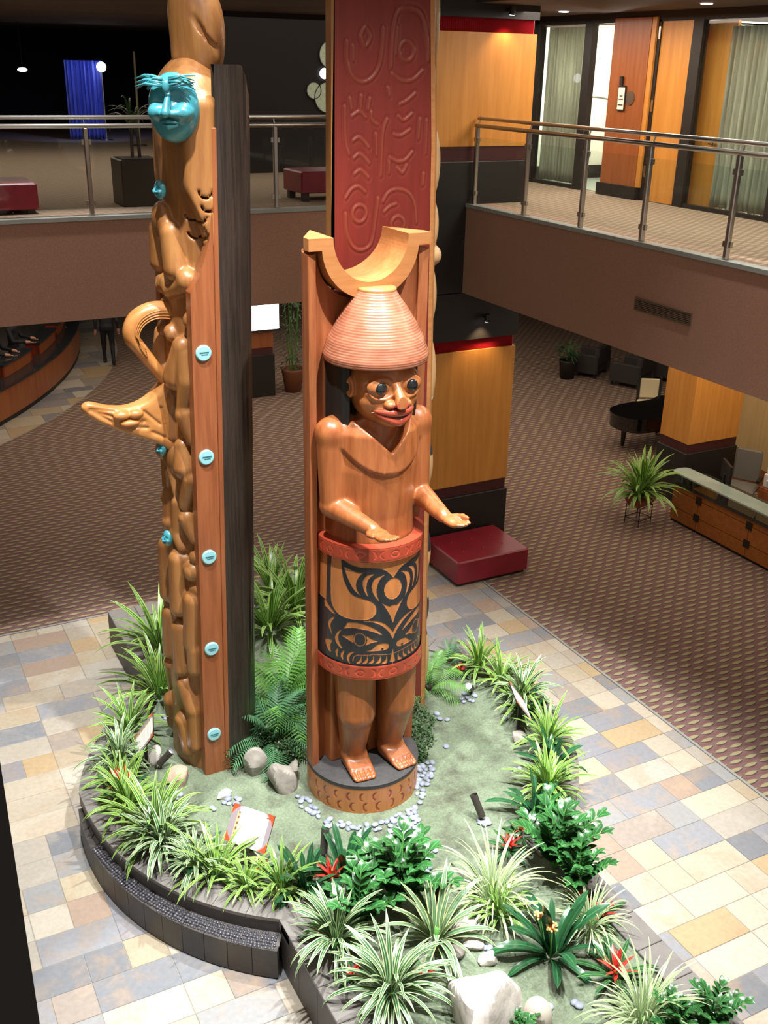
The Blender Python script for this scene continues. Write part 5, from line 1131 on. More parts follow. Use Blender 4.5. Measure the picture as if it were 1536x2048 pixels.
PEB_LAB = [(14, 'smooth blue-grey pebble left of the round statue base'), (30, 'smooth blue-grey pebble in the row along the front of the statue base'), (45, 'smooth blue-grey pebble in the heap at the front right of the statue base'), (26, 'smooth blue-grey pebble in the patch right of the statue base'), (16, 'smooth blue-grey pebble around the dark spotlight behind the tall zamia'),
 (8, 'smooth blue-grey pebble in the cluster below the bright back right spotlight'), (3, 'smooth blue-grey pebble near the fern right of the figure'), (1, 'smooth blue-grey pebble lying alone on the open moss right of the figure'), (3, 'smooth blue-grey pebble beside the right rim under a dark clivia'), (5, 'smooth blue-grey pebble at the foot of the lone bronze spotlight'), (8, 'smooth blue-grey pebble in front of the small pale flat stone'),
 (9, 'smooth blue-grey pebble between the tan boulder and the left dracaenas'), (5, 'smooth blue-grey pebble behind the left information sign'), (2, 'smooth blue-grey pebble behind the front information sign'), (2, 'smooth blue-grey pebble left of the big red rosette in the tail'), (4, 'smooth blue-grey pebble right of the rounded pale stone'), (2, 'smooth blue-grey pebble left of the large clivia'), (1, 'smooth blue-grey pebble alone right of the dark zamia spotlight'), (2, 'smooth blue-grey pebble between zamia and spider grass'), (2, 'smooth blue-grey pebble above the big white boulder'), (1, 'smooth blue-grey pebble alone left of the edge-on sign')]
pk = pi = 0
for (x, y) in PEBBLES:
    s = rn.uniform(.023, .037); o = link_mesh('pebble', rn.choice(pm), None, None, (x, y, gz(x, y)+s*.35), (rn.uniform(-.25, .25), rn.uniform(-.25, .25), rn.uniform(0, 6.28)), s)
    while pk < len(PEB_LAB)-1 and pi >= sum(n for n, _ in PEB_LAB[:pk+1]): pk += 1
    tag(o, PEB_LAB[pk][1], 'pebble', 'pebbles '+PEB_LAB[pk][1][24:]); pi += 1

# ================================================================ SIGNS AND SPOTLIGHTS IN THE BED
def sign(x, y, rz, label, tilt=.62, h=.20, w=.38, hh=.30):
    t = empty('information_sign', (x, y, gz(x, y)), rz, label, 'sign')
    MB().cbox(-.02, .02, -.015, .015, -.02, h+.05, .004).build('post', M_black, t)
    nu, nv = 76, 60; U = np.linspace(-w/2, w/2, nu); Vv = np.linspace(-hh/2, hh/2, nv); GU, GV = np.meshgrid(U, Vv, indexing='ij')
    C = np.tile(np.array(lin('#e0522c')), (nu, nv, 1)); d = np.hypot(GU*.92, GV)
    C[(d < .185)] = lin('#9b8f96'); inn = (np.abs(GU-.012) < .135) & (d < .175); C[inn] = lin('#f4f0ee')
    strip = (GU > -.135) & (GU < -.108) & (np.abs(GV) < .10); C[strip] = lin('#d8b48a'); C[strip & ((np.floor(GV/.022) % 2) == 0) & (np.abs(GU+.121) < .008)] = lin('#7a5a4a')
    C[inn & (np.abs(GV-.105) < .003) & (GU > -.06)] = lin('#b8a8a8'); C[(np.abs(GV-.118) < .004) & (GU > .12)] = lin('#9a4a30')
    for k in range(9): C[inn & (np.abs(GV-(.08-.02*k)) < .0028) & (GU > -.085) & (GU < .12-.02*(k % 3))] = lin('#dcd6d6')
    V = np.stack([GU, 0*GU, GV], -1).reshape(-1, 3); pn = empty('panel_pivot')
    bpy.data.objects.remove(pn)
    f = grid_faces(nu, nv); o = link_mesh('printed_face', mesh_np('printed_face', V, f, False, C.reshape(-1, 3)), M_sign, t, (0, -.006, h+.12), (-tilt, 0, 0))
    MB().box(-w/2, w/2, .0015, .012, -hh/2, hh/2).build('board', M_black, t, loc=(0, -.006, h+.12), rot=(-tilt, 0, 0)); return t
M_sign = col_mat('printed_sign', .35, .3, 2, (1, 1, 1), .02)
sign(2.22, 6.42, math.radians(-52), 'orange and white information sign at the front of the bed')
sign(1.80, 8.02, math.radians(-105), 'orange and white information sign on the left beside the carved post')
sign(5.22, 6.98, math.radians(68), 'orange and white information sign seen edge-on at the right rim')
M_lens = mat('lit_lamp_lens', lin('#f4f6ff'), .3, emit=(lin('#eef2ff'), 5.))
M_bronze = mat('bronze_lamp_housing', lin('#4a4440'), .45, metal=.3)
def spike(x, y, d, label, lit=True, ln=.16, r=.032, h=.07):
    z = gz(x, y); t = empty('garden_spotlight', (x, y, z), 0, label, 'spotlight'); d = Vector(d).normalized(); b = Vector((0, 0, h))
    MB().tube([(0, 0, -.03), (0, 0, h)], .010, 8).build('stake', M_bronze, t)
    MB().tube([b-d*.02, b+d*ln*.8], r, 18).build('housing', M_bronze, t, auto=40)
    MB().tube([b+d*ln*.78, b+d*ln], [r*1.06, r*1.06], 18, cap=False).build('shroud', M_bronze, t, smooth=True)
    MB().tube([b+d*ln*.80, b+d*(ln*.80+.006)], r*.94, 18).build('lens', M_lens if lit else M_glassd, t); return t
M_glassd = mat('dark_lamp_glass', lin('#26282c'), .15)
spike(1.80, 8.72, (.75, -.35, .75), 'lit spotlight on the left rim aimed at the carved post')
spike(1.90, 7.90, (.70, -.25, .85), 'lit spotlight beside the left information sign')
spike(5.12, 7.70, (-.6, -.55, .7), 'brightly lit spotlight at the back right of the bed')
spike(4.16, 5.98, (-.25, .45, 1), 'dark bronze spotlight standing alone on the right of the moss', False, .19)
spike(3.40, 5.72, (.0, .3, 1), 'dark bronze spotlight behind the tall zamia', False, .20)
spike(2.76, 6.17, (.25, .35, 1), 'dark bronze spotlight behind the front clivias', False, .18)
spike(1.62, 6.85, (.45, .35, .8), 'small spotlight hidden in the front left dracaenas', True, .11, .026)
spike(3.27, 5.22, (.55, .35, .8), 'dark brown spotlight beside the cream-edged dracaena', False, .22, .03, .12)
# ================================================================ COLUMNS
def pleats(mb, p0, p1, z0, z1, n=60, amp=.012):
    d = Vector((p1[0]-p0[0], p1[1]-p0[1], 0)); nrm = Vector((d.y, -d.x, 0)).normalized(); V = []; F = []
    for i in range(2*n+1):
        t = i/(2*n); p = Vector((*p0, 0))+d*t+nrm*(amp if i % 2 else -amp); V += [(p.x, p.y, z0), (p.x+nrm.x*.004*math.sin(i), p.y, (z0+z1)/2), (p.x, p.y, z1)]
        if i: a = 3*i-3; F += [(a, a+3, a+4, a+1), (a+1, a+4, a+5, a+2)]
    mb.add(V, F)
def column(name, x0, x1, y0, y1, zs, label, lamp=None, panel=None, red=True):
    """zs: floor, band bottom, panel bottom, panel top, red top, top"""
    z0, zb, zp, zt, zr, ze = zs; t = empty(name, ((x0+x1)/2, (y0+y1)/2, z0), 0, label, 'column'); hx, hy = (x1-x0)/2, (y1-y0)/2; o = z0
    MB().cbox(-hx-.02, hx+.02, -hy-.02, hy+.02, 0, zb-o, .008).build('base', M_black, t)
    MB().box(-hx+.01, hx-.01, -hy+.01, hy-.01, zb-o, zp-o).build('band', M_maroon, t)
    MB().box(-hx+.03, hx-.03, -hy+.03, hy-.03, zp-o, zt-o).build('core', M_black, t)
    pm_ = panel or M_panel
    MB().box(-hx, hx, -hy-.005, -hy+.025, zp-o, zt-o).build('panel', pm_, t); MB().box(-hx, hx, hy-.025, hy+.005, zp-o, zt-o).build('panel', pm_, t)
    MB().box(-hx-.0, -hx+.02, -hy+.026, hy-.026, zp-o, zt-o).build('panel', pm_, t); MB().box(hx-.02, hx, -hy+.026, hy-.026, zp-o, zt-o).build('panel', pm_, t)
    if red:
        mb = MB(); e = .03
        for a, b in (((-hx+e, -hy+e), (hx-e, -hy+e)), ((hx-e, -hy+e), (hx-e, hy-e)), ((-hx+e, hy-e), (-hx+e, -hy+e))): pleats(mb, a, b, zt-o, zr-o, max(8, int(math.dist(a, b)*34)))
        mb.build('pleated_fabric', M_redfab, t)
        MB().box(-hx+.06, hx-.06, -hy+.06, hy-.06, zt-o, zr-o).build('core', M_black, t)
    MB().box(-hx-.015, hx+.015, -hy-.015, hy+.015, (zr if red else zt)-o, ze-o).build('capital', M_black, t)
    return t
c1 = column('corner_column', 6.5, 8.02, 11.5, 13.0, (.0, .885, 1.05, 2.967, 3.12, 3.74), 'maple-panelled column with red pleated band behind the burgundy ottoman')
c2 = column('corner_column', 6.5, 8.02, 11.5, 13.0, (3.75, 5.36, 5.534, 6.81, 6.965, 7.6), 'upper storey of the maple-panelled atrium column beside the right railing')
def downlight(x, y, z, to, w, deg, label):
    t = empty('downlight', (x, y, z), 0, label, 'lamp'); d = (Vector(to)-Vector((x, y, z))).normalized()
    MB().tube([d*-.05, d*.05], .035, 14).build('housing', M_black, t, auto=40); MB().tube([d*.045, d*.052], .03, 14).build('lens', M_lens, t)
    MB().box(-.02, .02, 0, .10, -.01, .03).build('bracket', M_black, t)
    spot('downlight_beam', Vector((x, y, z))+d*.07, to, w, deg, .8, WARM, .03)
downlight(7.45, 11.36, 3.42, (7.35, 11.5, 1.7), 26, 100, 'small downlight under the balcony lighting the maple column')
downlight(7.55, 11.36, 7.05, (7.5, 11.5, 5.6), 14, 100, 'small downlight above the upper maple column')
column('corner_column', 11.41, 12.45, 11.48, 12.12, (.0, .90, 1.05, 3.2, 3.3, 3.74), 'maple column with dark base behind the potted dracaena', red=False)
column('corner_column', 6.6, 7.76, 19.8, 20.9, (.0, .90, 1.05, 3.0, 3.15, 3.74), 'distant dark-based column carrying the white screen', panel=M_panel_red)
spot('desk_wash', (11.2, 10.4, 3.6), (12.2, 11.6, 1.4), 60, 110, .8, WARM)

# ================================================================ OTTOMANS
M_leather = mat('burgundy_leather', lin('#8c1d2e'), .35, c2=lin('#7d1828'), sc=4, coat=.2)
def ottoman(x0, x1, y0, y1, z0, h, label, legs=.05, tuft=True):
    t = empty('ottoman', ((x0+x1)/2, (y0+y1)/2, z0), 0, label, 'ottoman', 'burgundy leather ottomans'); hx, hy = (x1-x0)/2, (y1-y0)/2
    o = MB().cbox(-hx, hx, -hy, hy, legs, h, .018).build('cushion', M_leather, t)
    if tuft:
        for i in range(3):
            for j in range(2): MB().ball((-hx*.55+i*hx*.55, -hy*.35+j*hy*.7, h+.001), (.016, .016, .006), 10, 6).build('button', M_leather, o, smooth=True)
    for sx in (-1, 1):
        for sy in (-1, 1): MB().box(sx*(hx-.08)-.04, sx*(hx-.08)+.04, sy*(hy-.08)-.04, sy*(hy-.08)+.04, 0, legs+.01).build('leg', M_darkwood, t)
ottoman(6.68, 7.82, 10.54, 11.44, 0.004, .37, 'burgundy leather ottoman on the carpet against the maple column', .045)
ottoman(1.1, 2.08, 12.18, 12.9, Z2, .33, 'burgundy ottoman behind the glass railing at the far left', .05, False)
ottoman(5.24, 6.15, 12.3, 12.9, Z2, .36, 'burgundy ottoman on dark feet behind the railing between the poles', .10, False)

# ================================================================ UPPER RIGHT WALL
XW = 9.6
def wallbox(y0, y1, z0, z1, m, name, x0=XW, x1=XW+.12): return structure(MB().box(x0, x1, y0, y1, z0, z1), name, m)
wallbox(13.75, 20, Z2, 7.12, M_black, 'wall_upper_right'); wallbox(-1, 8.55, Z2, 7.12, M_black, 'wall_upper_right_near')
wallbox(8.5, 13.8, 7.0, 7.12, M_black, 'trim_5')
# curtains behind glass
def curtain_material(name, c, c2, tr=.35):
    m = mat(name, c, .6, c2=c2, sc=26, stretch=(1, 1, .06)); p = m.node_tree.nodes['Principled BSDF']; p.inputs['Transmission Weight'].default_value = 0; 
    N = m.node_tree.nodes; L = m.node_tree.links; out = [n for n in N if n.type == 'OUTPUT_MATERIAL'][0]; tl = N.new('ShaderNodeBsdfTranslucent'); tl.inputs[0].default_value = rgba(c2); mx = N.new('ShaderNodeMixShader'); mx.inputs[0].default_value = tr
    L.new(p.outputs[0], mx.inputs[1]); L.new(tl.outputs[0], mx.inputs[2]); L.new(mx.outputs[0], out.inputs[0]); return m
M_curt = curtain_material('grey_sheer', lin('#8f8f82'), lin('#c0bfae'))
M_curtb = curtain_material('blue_lit_sheer', lin('#5060c8'), lin('#8a9ae8'))  # the blue light on the far curtain is also put into its colour
def curtain(name, y0, y1, z0, z1, x, m, label, folds=14, amp=.035, along='y', gather=0., seed=1):
    rn = np.random.RandomState(seed); nu, nv = folds*10, 14; U = np.linspace(0, 1, nu); Vv = np.linspace(0, 1, nv); GU, GV = np.meshgrid(U, Vv, indexing='ij')
    ph = np.cumsum(rn.uniform(.6, 1.4, nu)); ph = ph/ph[-1]*folds*2*PI; off = amp*np.sin(ph)[:, None]*(1-.3*GV)+.012*np.sin(ph*2.3+1)[:, None]
    L = y0+(y1-y0)*GU; L = L+gather*(1-GV)**2*(GU < .99)*(1-GU) ; Zz = z0+(z1-z0)*GV
    V = np.stack([x+off, L, Zz] if along == 'y' else [L, x+off, Zz], -1).reshape(-1, 3); o = link_mesh(name, mesh_np(name, V, grid_faces(nu, nv)), m)
    o.modifiers.new('thickness', 'SOLIDIFY').thickness = .006
    return tag(o, label, 'curtain')
curtain('curtain', 12.64, 13.66, Z2+.05, 6.98, XW+.17, M_curt, 'grey sheer curtain left of the lit doorway', 13, seed=2)
curtain('curtain', 8.62, 10.06, Z2+.04, 6.93, XW+.20, M_curt, 'wide pale sheer curtain behind glass at the right edge', 15, .045, seed=3)
def win(n, y0, y1):
    w = tag(MB().box(XW+.03, XW+.04, y0, y1, Z2+.02, 7.0).build('window_%d' % n, M_glass), kind='structure')
    mb = MB(); mb.box(XW, XW+.07, y0, y1, Z2, Z2+.05); mb.build('window_sill', M_black, w)
win(1, 12.6, 13.75); win(2, 8.55, 10.35)
for k, (a, b) in enumerate(((13.66, 13.76), (12.46, 12.62), (10.35, 10.52), (8.9, 8.98))): wallbox(a, b, Z2, 7.02, M_black, 'trim_%d' % (6+k), XW-.01, XW+.09)
# wooden pier with the notice, door leaf and side strip
pier = empty('wall_pier', (XW+.1, 11.6, Z2), 0, 'cherry wood pier with a notice between the doorway and the door', 'column')
MB().box(-.14, .2, -.36, .36, .16, 2.2).build('panel', M_panel_red, pier); MB().box(-.17, .2, -.42, .40, 0, .16).build('base', M_black, pier); MB().box(-.13, .2, -.445, -.362, .16, 2.2).build('edge_strip', M_panel, pier)
nt2 = empty('wall_notice', (XW-.05, 11.66, 6.10), 0, 'white paper notice in a black holder on the cherry pier', 'sign')
MB().box(-.012, .0, -.075, .075, -.16, .145).build('holder', M_black, nt2); MB().box(-.016, -.011, -.062, .062, -.145, .125).build('paper', M_white, nt2)
for zz, w in ((.02, .028), (-.02, .045), (-.09, .05)): MB().box(-.018, -.0155, -w, w, zz-.006, zz+.006).build('print_line', M_moustache, nt2)
MB().box(-.02, .0, .0, .06, .15, .26).build('clip', M_black, nt2)
MB().lathe([(.085, 0), (.085, .012), (.001, .014)], 28).build('number_disc', mat('pewter_disc', lin('#6f6152'), .4, metal=.5), nt2, loc=(0.01, -.16, .0), rot=(0, -PI/2, 0))
dr = structure(MB().box(XW+.02, XW+.06, 10.52, 11.12, Z2+.01, 7.0), 'door_1', M_panel)
MB().box(XW-.0, XW+.08, 11.10, 11.17, Z2, 7.02).build('door_frame', M_black, dr)
for zz in (5.15, 5.95, 6.8): MB().box(XW-.008, XW+.002, 11.10, 11.13, zz, zz+.14).build('hinge', M_steel, dr)
dr2 = structure(MB().box(XW+.22, XW+.26, 10.02, 10.60, Z2+.01, 7.0), 'door_2', M_panel)
MB().tube([(XW+.16, 10.12, 5.62), (XW+.22, 10.12, 5.62)], .02, 10).build('door_handle', M_chrome, dr2); MB().tube([(XW+.17, 10.12, 5.62), (XW+.17, 10.2, 5.62)], .012, 8).build('door_handle', M_chrome, dr2)
# lit room behind the doorway
structure(MB().box(11.3, 11.4, 10.6, 15.2, Z2, 7.0), 'wall_room_back', M_white); structure(MB().box(9.75, 11.3, 13.9, 14.0, Z2, 7.0), 'wall_room_left', M_white); structure(MB().box(9.95, 11.3, 10.62, 10.7, Z2, 7.0), 'wall_room_right', M_white)
structure(MB().box(11.27, 11.3, 10.7, 13.87, Z2, Z2+.2), 'baseboard_room', M_black); structure(MB().box(9.75, 11.3, 13.87, 13.9, Z2, Z2+.2), 'baseboard_room_left', M_black)
structure(MB().box(9.72, 11.3, 10.7, 13.9, Z2, Z2+.006), 'floor_room', mat('grey_green_tile', lin('#8f968c'), .3))
structure(MB().box(9.72, 11.4, 10.62, 14.0, 6.98, 7.02), 'ceiling_room', M_white)
ar = MB().tube([(10.2+1.1*t, 13.885, 5.88+.17*math.sin(PI*(t*.75+.08))) for t in np.linspace(0, 1, 24)], .012, 6).build('wall_art_line', mat('dark_line', lin('#6a6660'), .5), smooth=True); tag(ar, 'thin curved dark line on the white wall seen through the doorway', 'wall art')
rl = empty('ceiling_lamp', (9.95, 12.62, 6.97), 0, 'bright round ceiling lamp inside the lit doorway', 'lamp'); MB().lathe([(.07, 0), (.07, -.02), (.001, -.03)][::-1], 18).build('lens', mat('bright_lamp', (1, 1, 1), .4, emit=((.9, .94, 1), 30.)), rl); MB().lathe([(.09, .008), (.09, -.008), (.07, -.008)][::-1], 18, cap=False).build('ring', M_steel, rl)
point('doorway_lamp', (10.4, 12.5, 6.7), 24, (1, .98, .9), .1)
point('curtain_backlight_left', (10.2, 13.3, 6.3), 50, (1, .96, .86), .1); point('curtain_backlight_right', (10.9, 9.4, 6.2), 150, (1, .96, .88), .12)  # unseen point lights added behind the curtains to brighten the cloth
# soffit lamps over the right balcony
for k, y in enumerate((7.6, 9.6, 12.2)):
    t = empty('soffit_lamp', (8.9, y, 7.118), 0, ['soffit lamp over the near end of the right balcony', 'soffit lamp over the middle of the right balcony', 'soffit lamp over the far end of the right balcony'][k], 'lamp', 'soffit lamps'); MB().lathe([(.06, -.012), (.07, 0)], 18).build('lens', M_lens, t); MB().lathe([(.075, -.006), (.085, 0)], 18, cap=False).build('ring', M_steel, t)

# ================================================================ UPPER LEFT HALL
structure(MB().box(5.4, 9.0, 16.0, 16.15, Z2, 7.12), 'wall_hall_screen', M_blackwall)
M_discw = mat('pale_striped_glass', lin('#9aa48c'), .4, c2=lin('#7c8670'), sc=18, stretch=(1, 1, .03), emit=(lin('#8c967c'), .25))  # weak emission imitates light coming through the panes from behind
for k, (x, z, r, e) in enumerate(((7.205, 6.30, .078, 1), (7.03, 6.055, .115, 0), (7.27, 5.955, .22, 0), (7.33, 6.57, .20, 0))):
    t = empty('round_window', (x, 15.99, z), 0, ['small bright round light on the black screen', 'small pale round window beside the large one on the black screen', 'large pale round window low on the black screen', 'large pale round window high on the black screen'][k], 'window', 'round windows on the black screen')
    MB().lathe([(r, 0), (r, .012), (.001, .013)], 36).build('pane', M_lens if e else M_discw, t, rot=(PI/2, 0, 0)); MB().lathe([(r+.012, 0), (r+.012, .02), (r, .02)], 36, cap=False).build('rim', M_black, t, rot=(PI/2, 0, 0))
curtain('curtain', 4.9, 5.66, Z2+.002, 6.42, 24.0, M_curtb, 'blue-lit curtain far back in the upper hall', 9, .05, 'x', seed=5)
spot('blue_stage_light', (5.4, 22.2, 6.9), (5.3, 24, 5.7), 70, 70, .6, (.25, .35, 1))
gl = empty('globe_lamp', (5.62, 23.8, 4.85), 0, 'white globe lamp in front of the blue-lit curtain', 'lamp'); MB().tube([(0, 0, 0), (0, 0, 1.38)], .015, 8).build('pole', M_steel, gl); MB().ball((0, 0, 1.45), .10, 18, 12).build('globe', mat('white_globe', (1, 1, 1), .4, emit=((1, 1, 1), 6.)), gl, smooth=True); MB().lathe([(.14, 0), (.12, .02)], 18).build('base', M_steel, gl)
fl = empty('ceiling_lamp', (4.05, 24, 7.12), 0, 'tiny distant lamp hanging at the far left of the upper hall', 'lamp'); MB().tube([(0, 0, 0), (0, 0, -.85)], .006, 6).build('cord', M_black, fl); MB().ball((0, 0, -.9), (.10, .05, .04), 12, 8).build('shade', M_lens, fl, smooth=True)
pp = empty('standing_pole', (5.85, 22.0, Z2), 0, 'slender pale standing pole right of the blue-lit curtain', 'pole'); MB().tube([(0, 0, 0), (0, 0, 1.75)], .022, 8).build('pole', mat('pale_pole', lin('#8a8468'), .5), pp); MB().lathe([(.14, 0), (.13, .03)], 16).build('base', M_black, pp)  # bare pole on a foot, carries no lamp
# palm in a tall dark box
pb = empty('palm_planter', (3.32, 12.72, Z2), 0, 'small palm in a tall dark square box behind the left railing', 'potted plant')
MB().cbox(-.24, .24, -.24, .24, 0, .52, .01).build('box', M_darkwood, pb); MB().box(-.21, .21, -.21, .21, .48, .53).build('soil', M_soil, pb)
M_palm = mat('palm_green', lin('#3d5a30'), .4)
for s_, t_ in ((-.04, .4), (.05, .46)): MB().tube([(s_, 0, .5), (s_*.7, 0, .5+t_)], .02, 8).build('trunk', M_darkwood, pb)
pbl = blade_mesh('frond_leaf', 1.25, 1.9, lance(.03), M_palm)
rn = random.Random(8)
for k in range(34): link_mesh('leaf', pbl, None, pb, (rn.uniform(-.05, .05), 0, .88+rn.uniform(-.08, .06)), (rn.uniform(-.2, .2), rn.uniform(-.3, .5), k*2.4), rn.uniform(.34, .5))

# ================================================================ RECEPTION DESK AT THE FAR LEFT
BC, BR = (-7.6, 28.2), 12.85
M_counter = mat('polished_dark_granite', lin('#2b2d2e'), .08, spec=.6)
M_redend = mat('red_lacquer', lin('#8c2e1a'), .35)
rd = empty('reception_desk', (*BC, 0), 0, 'curved maple reception desk with dark counters at the far left', 'desk')
a0, a1 = math.radians(-62), math.radians(-4)
def barc(r0, r1, b0, b1, z0, z1, n, name, m): sector(r0, r1, b0, b1, z0, z1, n).build(name, m, rd)
barc(BR-.06, BR-.0, a0, a1, .0, .10, 40, 'plinth', M_black)
for k in range(6): b0 = a0+(a1-a0)*k/6; b1 = a0+(a1-a0)*(k+1)/6; barc(BR-.05, BR+.01, b0+.0004, b1-.0004, .10, .66, 8, 'front_panel', M_panel_red)
barc(BR-.62, BR+.05, a0, a1, .66, .70, 40, 'counter', M_counter)
for k in range(7):
    b0 = a0+(a1-a0)*(k+.12)/7; b1 = a0+(a1-a0)*(k+.88)/7
    barc(BR-.38, BR-.30, b0, b1, .70, .93, 6, 'raised_panel', M_panel_red); barc(BR-.60, BR-.26, b0-.002, b1+.002, .93, .96, 6, 'raised_counter', M_counter); barc(BR-.58, BR-.30, b0, b0+.006, .70, .93, 2, 'end_panel', M_redend); barc(BR-.58, BR-.30, b1-.006, b1, .70, .93, 2, 'end_panel', M_redend)
# ---------------------------------------------------------------- people
SKIN = np.array(lin('#c98f78'))
def person(loc, rz, label, pose, top, leg, hairc, scale=.92):
    top, leg, hairc = (np.array(lin(c)) for c in (top, leg, hairc))
    def arms(P):
        d = np.full(P.shape[:-1], 9.)
        for s, (el, wr) in pose['arms'].items():
            sh = (s*.19, 0, pose['sh']); d = np.minimum(d, smin(s_cap(P, sh, el, .058, .047), s_cap(P, el, wr, .046, .034), .02))
        return d
    def hands(P):
        d = np.full(P.shape[:-1], 9.)
        for s, (el, wr) in pose['arms'].items():
            w = np.array(wr); f = w-np.array(el); f = f/np.linalg.norm(f); sd = np.cross(f, (0, 0, 1.)); sd = sd/np.linalg.norm(sd) if np.linalg.norm(sd) > .2 else np.array([0, 1., 0])
            d = np.minimum(d, s_cap(P, w, w+f*.075, .034, .030))
            for q, ln in enumerate((.065, .078, .075, .058)): b = w+f*.085+sd*(-.026+.0175*q); d = smin(d, s_cap(P, b, b+f*ln-np.array([0, 0, .012]), .0095, .008), .006)
            d = smin(d, s_cap(P, w+f*.03-sd*.03, w+f*.085-sd*.055, .012, .009), .01)
        return d
    def body_(P):
        hz = pose['hip']; d = s_ell(P, (0, pose.get('lean', 0)*.5, (hz+pose['sh'])/2+.02), (.175, .115, (pose['sh']-hz)/2+.10)); d = smin(d, s_cap(P, (-.15, pose.get('lean', 0), pose['sh']+.01), (.15, pose.get('lean', 0), pose['sh']+.01), .075), .06); d = smin(d, s_ell(P, (0, 0, hz+.02), (.165, .125, .13)), .05)
        for s, (kn, an, fy) in pose['legs'].items():
            d = smin(d, smin(s_cap(P, (s*.09, 0, hz), kn, .088, .062), s_cap(P, kn, an, .060, .042), .03), .03)
            d = smin(d, smin(s_ell(P, (an[0], an[1]+.06*fy, an[2]-.05), (.045, .125, .042)), s_cap(P, an, (an[0], an[1], an[2]-.05), .045), .02), .02)
        d = smin(d, arms(P), .025); d = smin(d, hands(P), .01)
        l = pose.get('lean', 0); d = smin(d, s_cap(P, (0, l, pose['sh']+.05), (0, l+.01, pose['sh']+.16), .052), .03)
        hd = smin(s_ell(P, (0, l+.01, pose['sh']+.27), (.078, .098, .118)), s_ell(P, (0, l+.05, pose['sh']+.20), (.055, .06, .05)), .03)
        hd = smin(hd, s_ell(P, (0, l+.112, pose['sh']+.25), (.014, .022, .025)), .015); hd = smin(hd, np.minimum(s_ell(P, (.08, l, pose['sh']+.26), (.012, .025, .034)), s_ell(P, (-.08, l, pose['sh']+.26), (.012, .025, .034))), .008)
        return smin(d, hd, .02)
    def col_(V):
        c = np.tile(top, (len(V), 1)); l = pose.get('lean', 0); leg_m = (V[:, 2] < pose['hip']+.06) & (arms(V) > .03) & (hands(V) > .01); c[leg_m] = leg
        c[hands(V) < .004] = SKIN; hdz = pose['sh']+.10; m = (V[:, 2] > hdz) & (np.hypot(V[:, 0], V[:, 1]-l) < .16); c[m] = SKIN
        h = m & ((V[:, 1]-l < .035) | (V[:, 2] > pose['sh']+.33)) & (V[:, 2] > pose['sh']+.17) & (np.abs(V[:, 0]) < .088); c[h] = hairc
        ey = m & (V[:, 1]-l > .07) & (np.hypot(np.abs(V[:, 0])-.032, (V[:, 2]-pose['sh']-.275)*1.4) < .011); c[ey] = .02
        mo = m & (V[:, 1]-l > .07) & (np.abs(V[:, 2]-pose['sh']-.195) < .006) & (np.abs(V[:, 0]) < .026); c[mo] = np.array(lin('#9a5048'))
        ft = V[:, 2] < pose.get('shoe', .09); c[ft] = .012; return c
    t = empty('person', loc, rz, label, 'person'); o = sculpt('body', body_, (-.5, -.75, -.02), (.5, .8, pose['sh']+.45), .022, M_cloth, t, col_); o.scale = (scale,)*3; return t
M_cloth = col_mat('clothing_and_skin', .75, 0, 60, (1, 1, 1), .06)
walk = dict(hip=.90, sh=1.36, lean=.02, arms={-1: ((-.26, -.02, 1.10), (-.27, .04, .86)), 1: ((.25, -.06, 1.10), (.27, .02, .87))}, legs={-1: ((-.10, .10, .50), (-.10, .12, .10), 1), 1: ((.10, .03, .49), (.10, -.24, .12), 1)})
person((5.22, 23.6, .014), math.radians(-12), 'person in dark clothes walking away along the stone path', walk, '#23262a', '#0d0d0f', '#1a1512')
stand = dict(hip=.90, sh=1.36, lean=.05, arms={-1: ((-.28, .12, 1.12), (-.20, .40, 1.10)), 1: ((.28, .12, 1.12), (.20, .40, 1.10))}, legs={-1: ((-.10, .02, .50), (-.10, .0, .10), 1), 1: ((.10, .02, .50), (.10, .0, .10), 1)})
for k, (ang, c, lab, sl) in enumerate(((-37.6, '#3a3c44', 'clerk in grey standing at the near end of the reception desk', 'stool of the clerk nearest the left picture edge'), (-32.6, '#101114', 'clerk in black standing in the middle of the reception desk', 'stool of the middle clerk'), (-27.6, '#16171a', 'clerk in dark suit standing furthest along the reception desk', 'stool of the furthest clerk'))):
    a = math.radians(ang); r = BR-.86; x, y = BC[0]+r*math.cos(a), BC[1]+r*math.sin(a); person((x, y, .014), a-PI/2, lab, stand, c, '#14151a', '#1c1512', .9)

# ================================================================ SCREEN AND PLANT BY THE DISTANT COLUMN
tv = empty('display_screen', (7.55, 19.70, 1.70), 0, 'bright white display screen on the distant column', 'screen')
MB().box(-.34, .34, 0, .05, -.30, .28).build('bezel', M_black, tv); MB().box(-.305, .305, -.004, .0, -.255, .255).build('screen', mat('white_screen', (1, 1, 1), .4, emit=((.93, .96, 1), 2.6)), tv); MB().box(-.1, .1, .04, .10, -.1, .1).build('bracket', M_black, tv)
tp_ = empty('potted_bamboo', (8.25, 19.95, .004), 0, 'tall leafy bush in a brown pot right of the white screen', 'potted plant')
MB().lathe([(.17, 0), (.24, .45), (.26, .5), (.22, .5), (.2, .42)], 24).build('pot', mat('brown_pot', lin('#7a4a30'), .6), tp_, smooth=True)
for k in range(5): MB().tube([(.05*math.cos(k*1.3), .05*math.sin(k*1.3), .4), (.16*math.cos(k*1.3), .16*math.sin(k*1.3), 1.9)], .01, 6).build('stem', M_zstem, tp_)
M_bush = mat('dark_bush_leaf', lin('#3c5a38'), .4, rand=.3); bl = blade_mesh('leaf', .5, 1.2, lance(.10), M_bush, 5)
rn = random.Random(31)
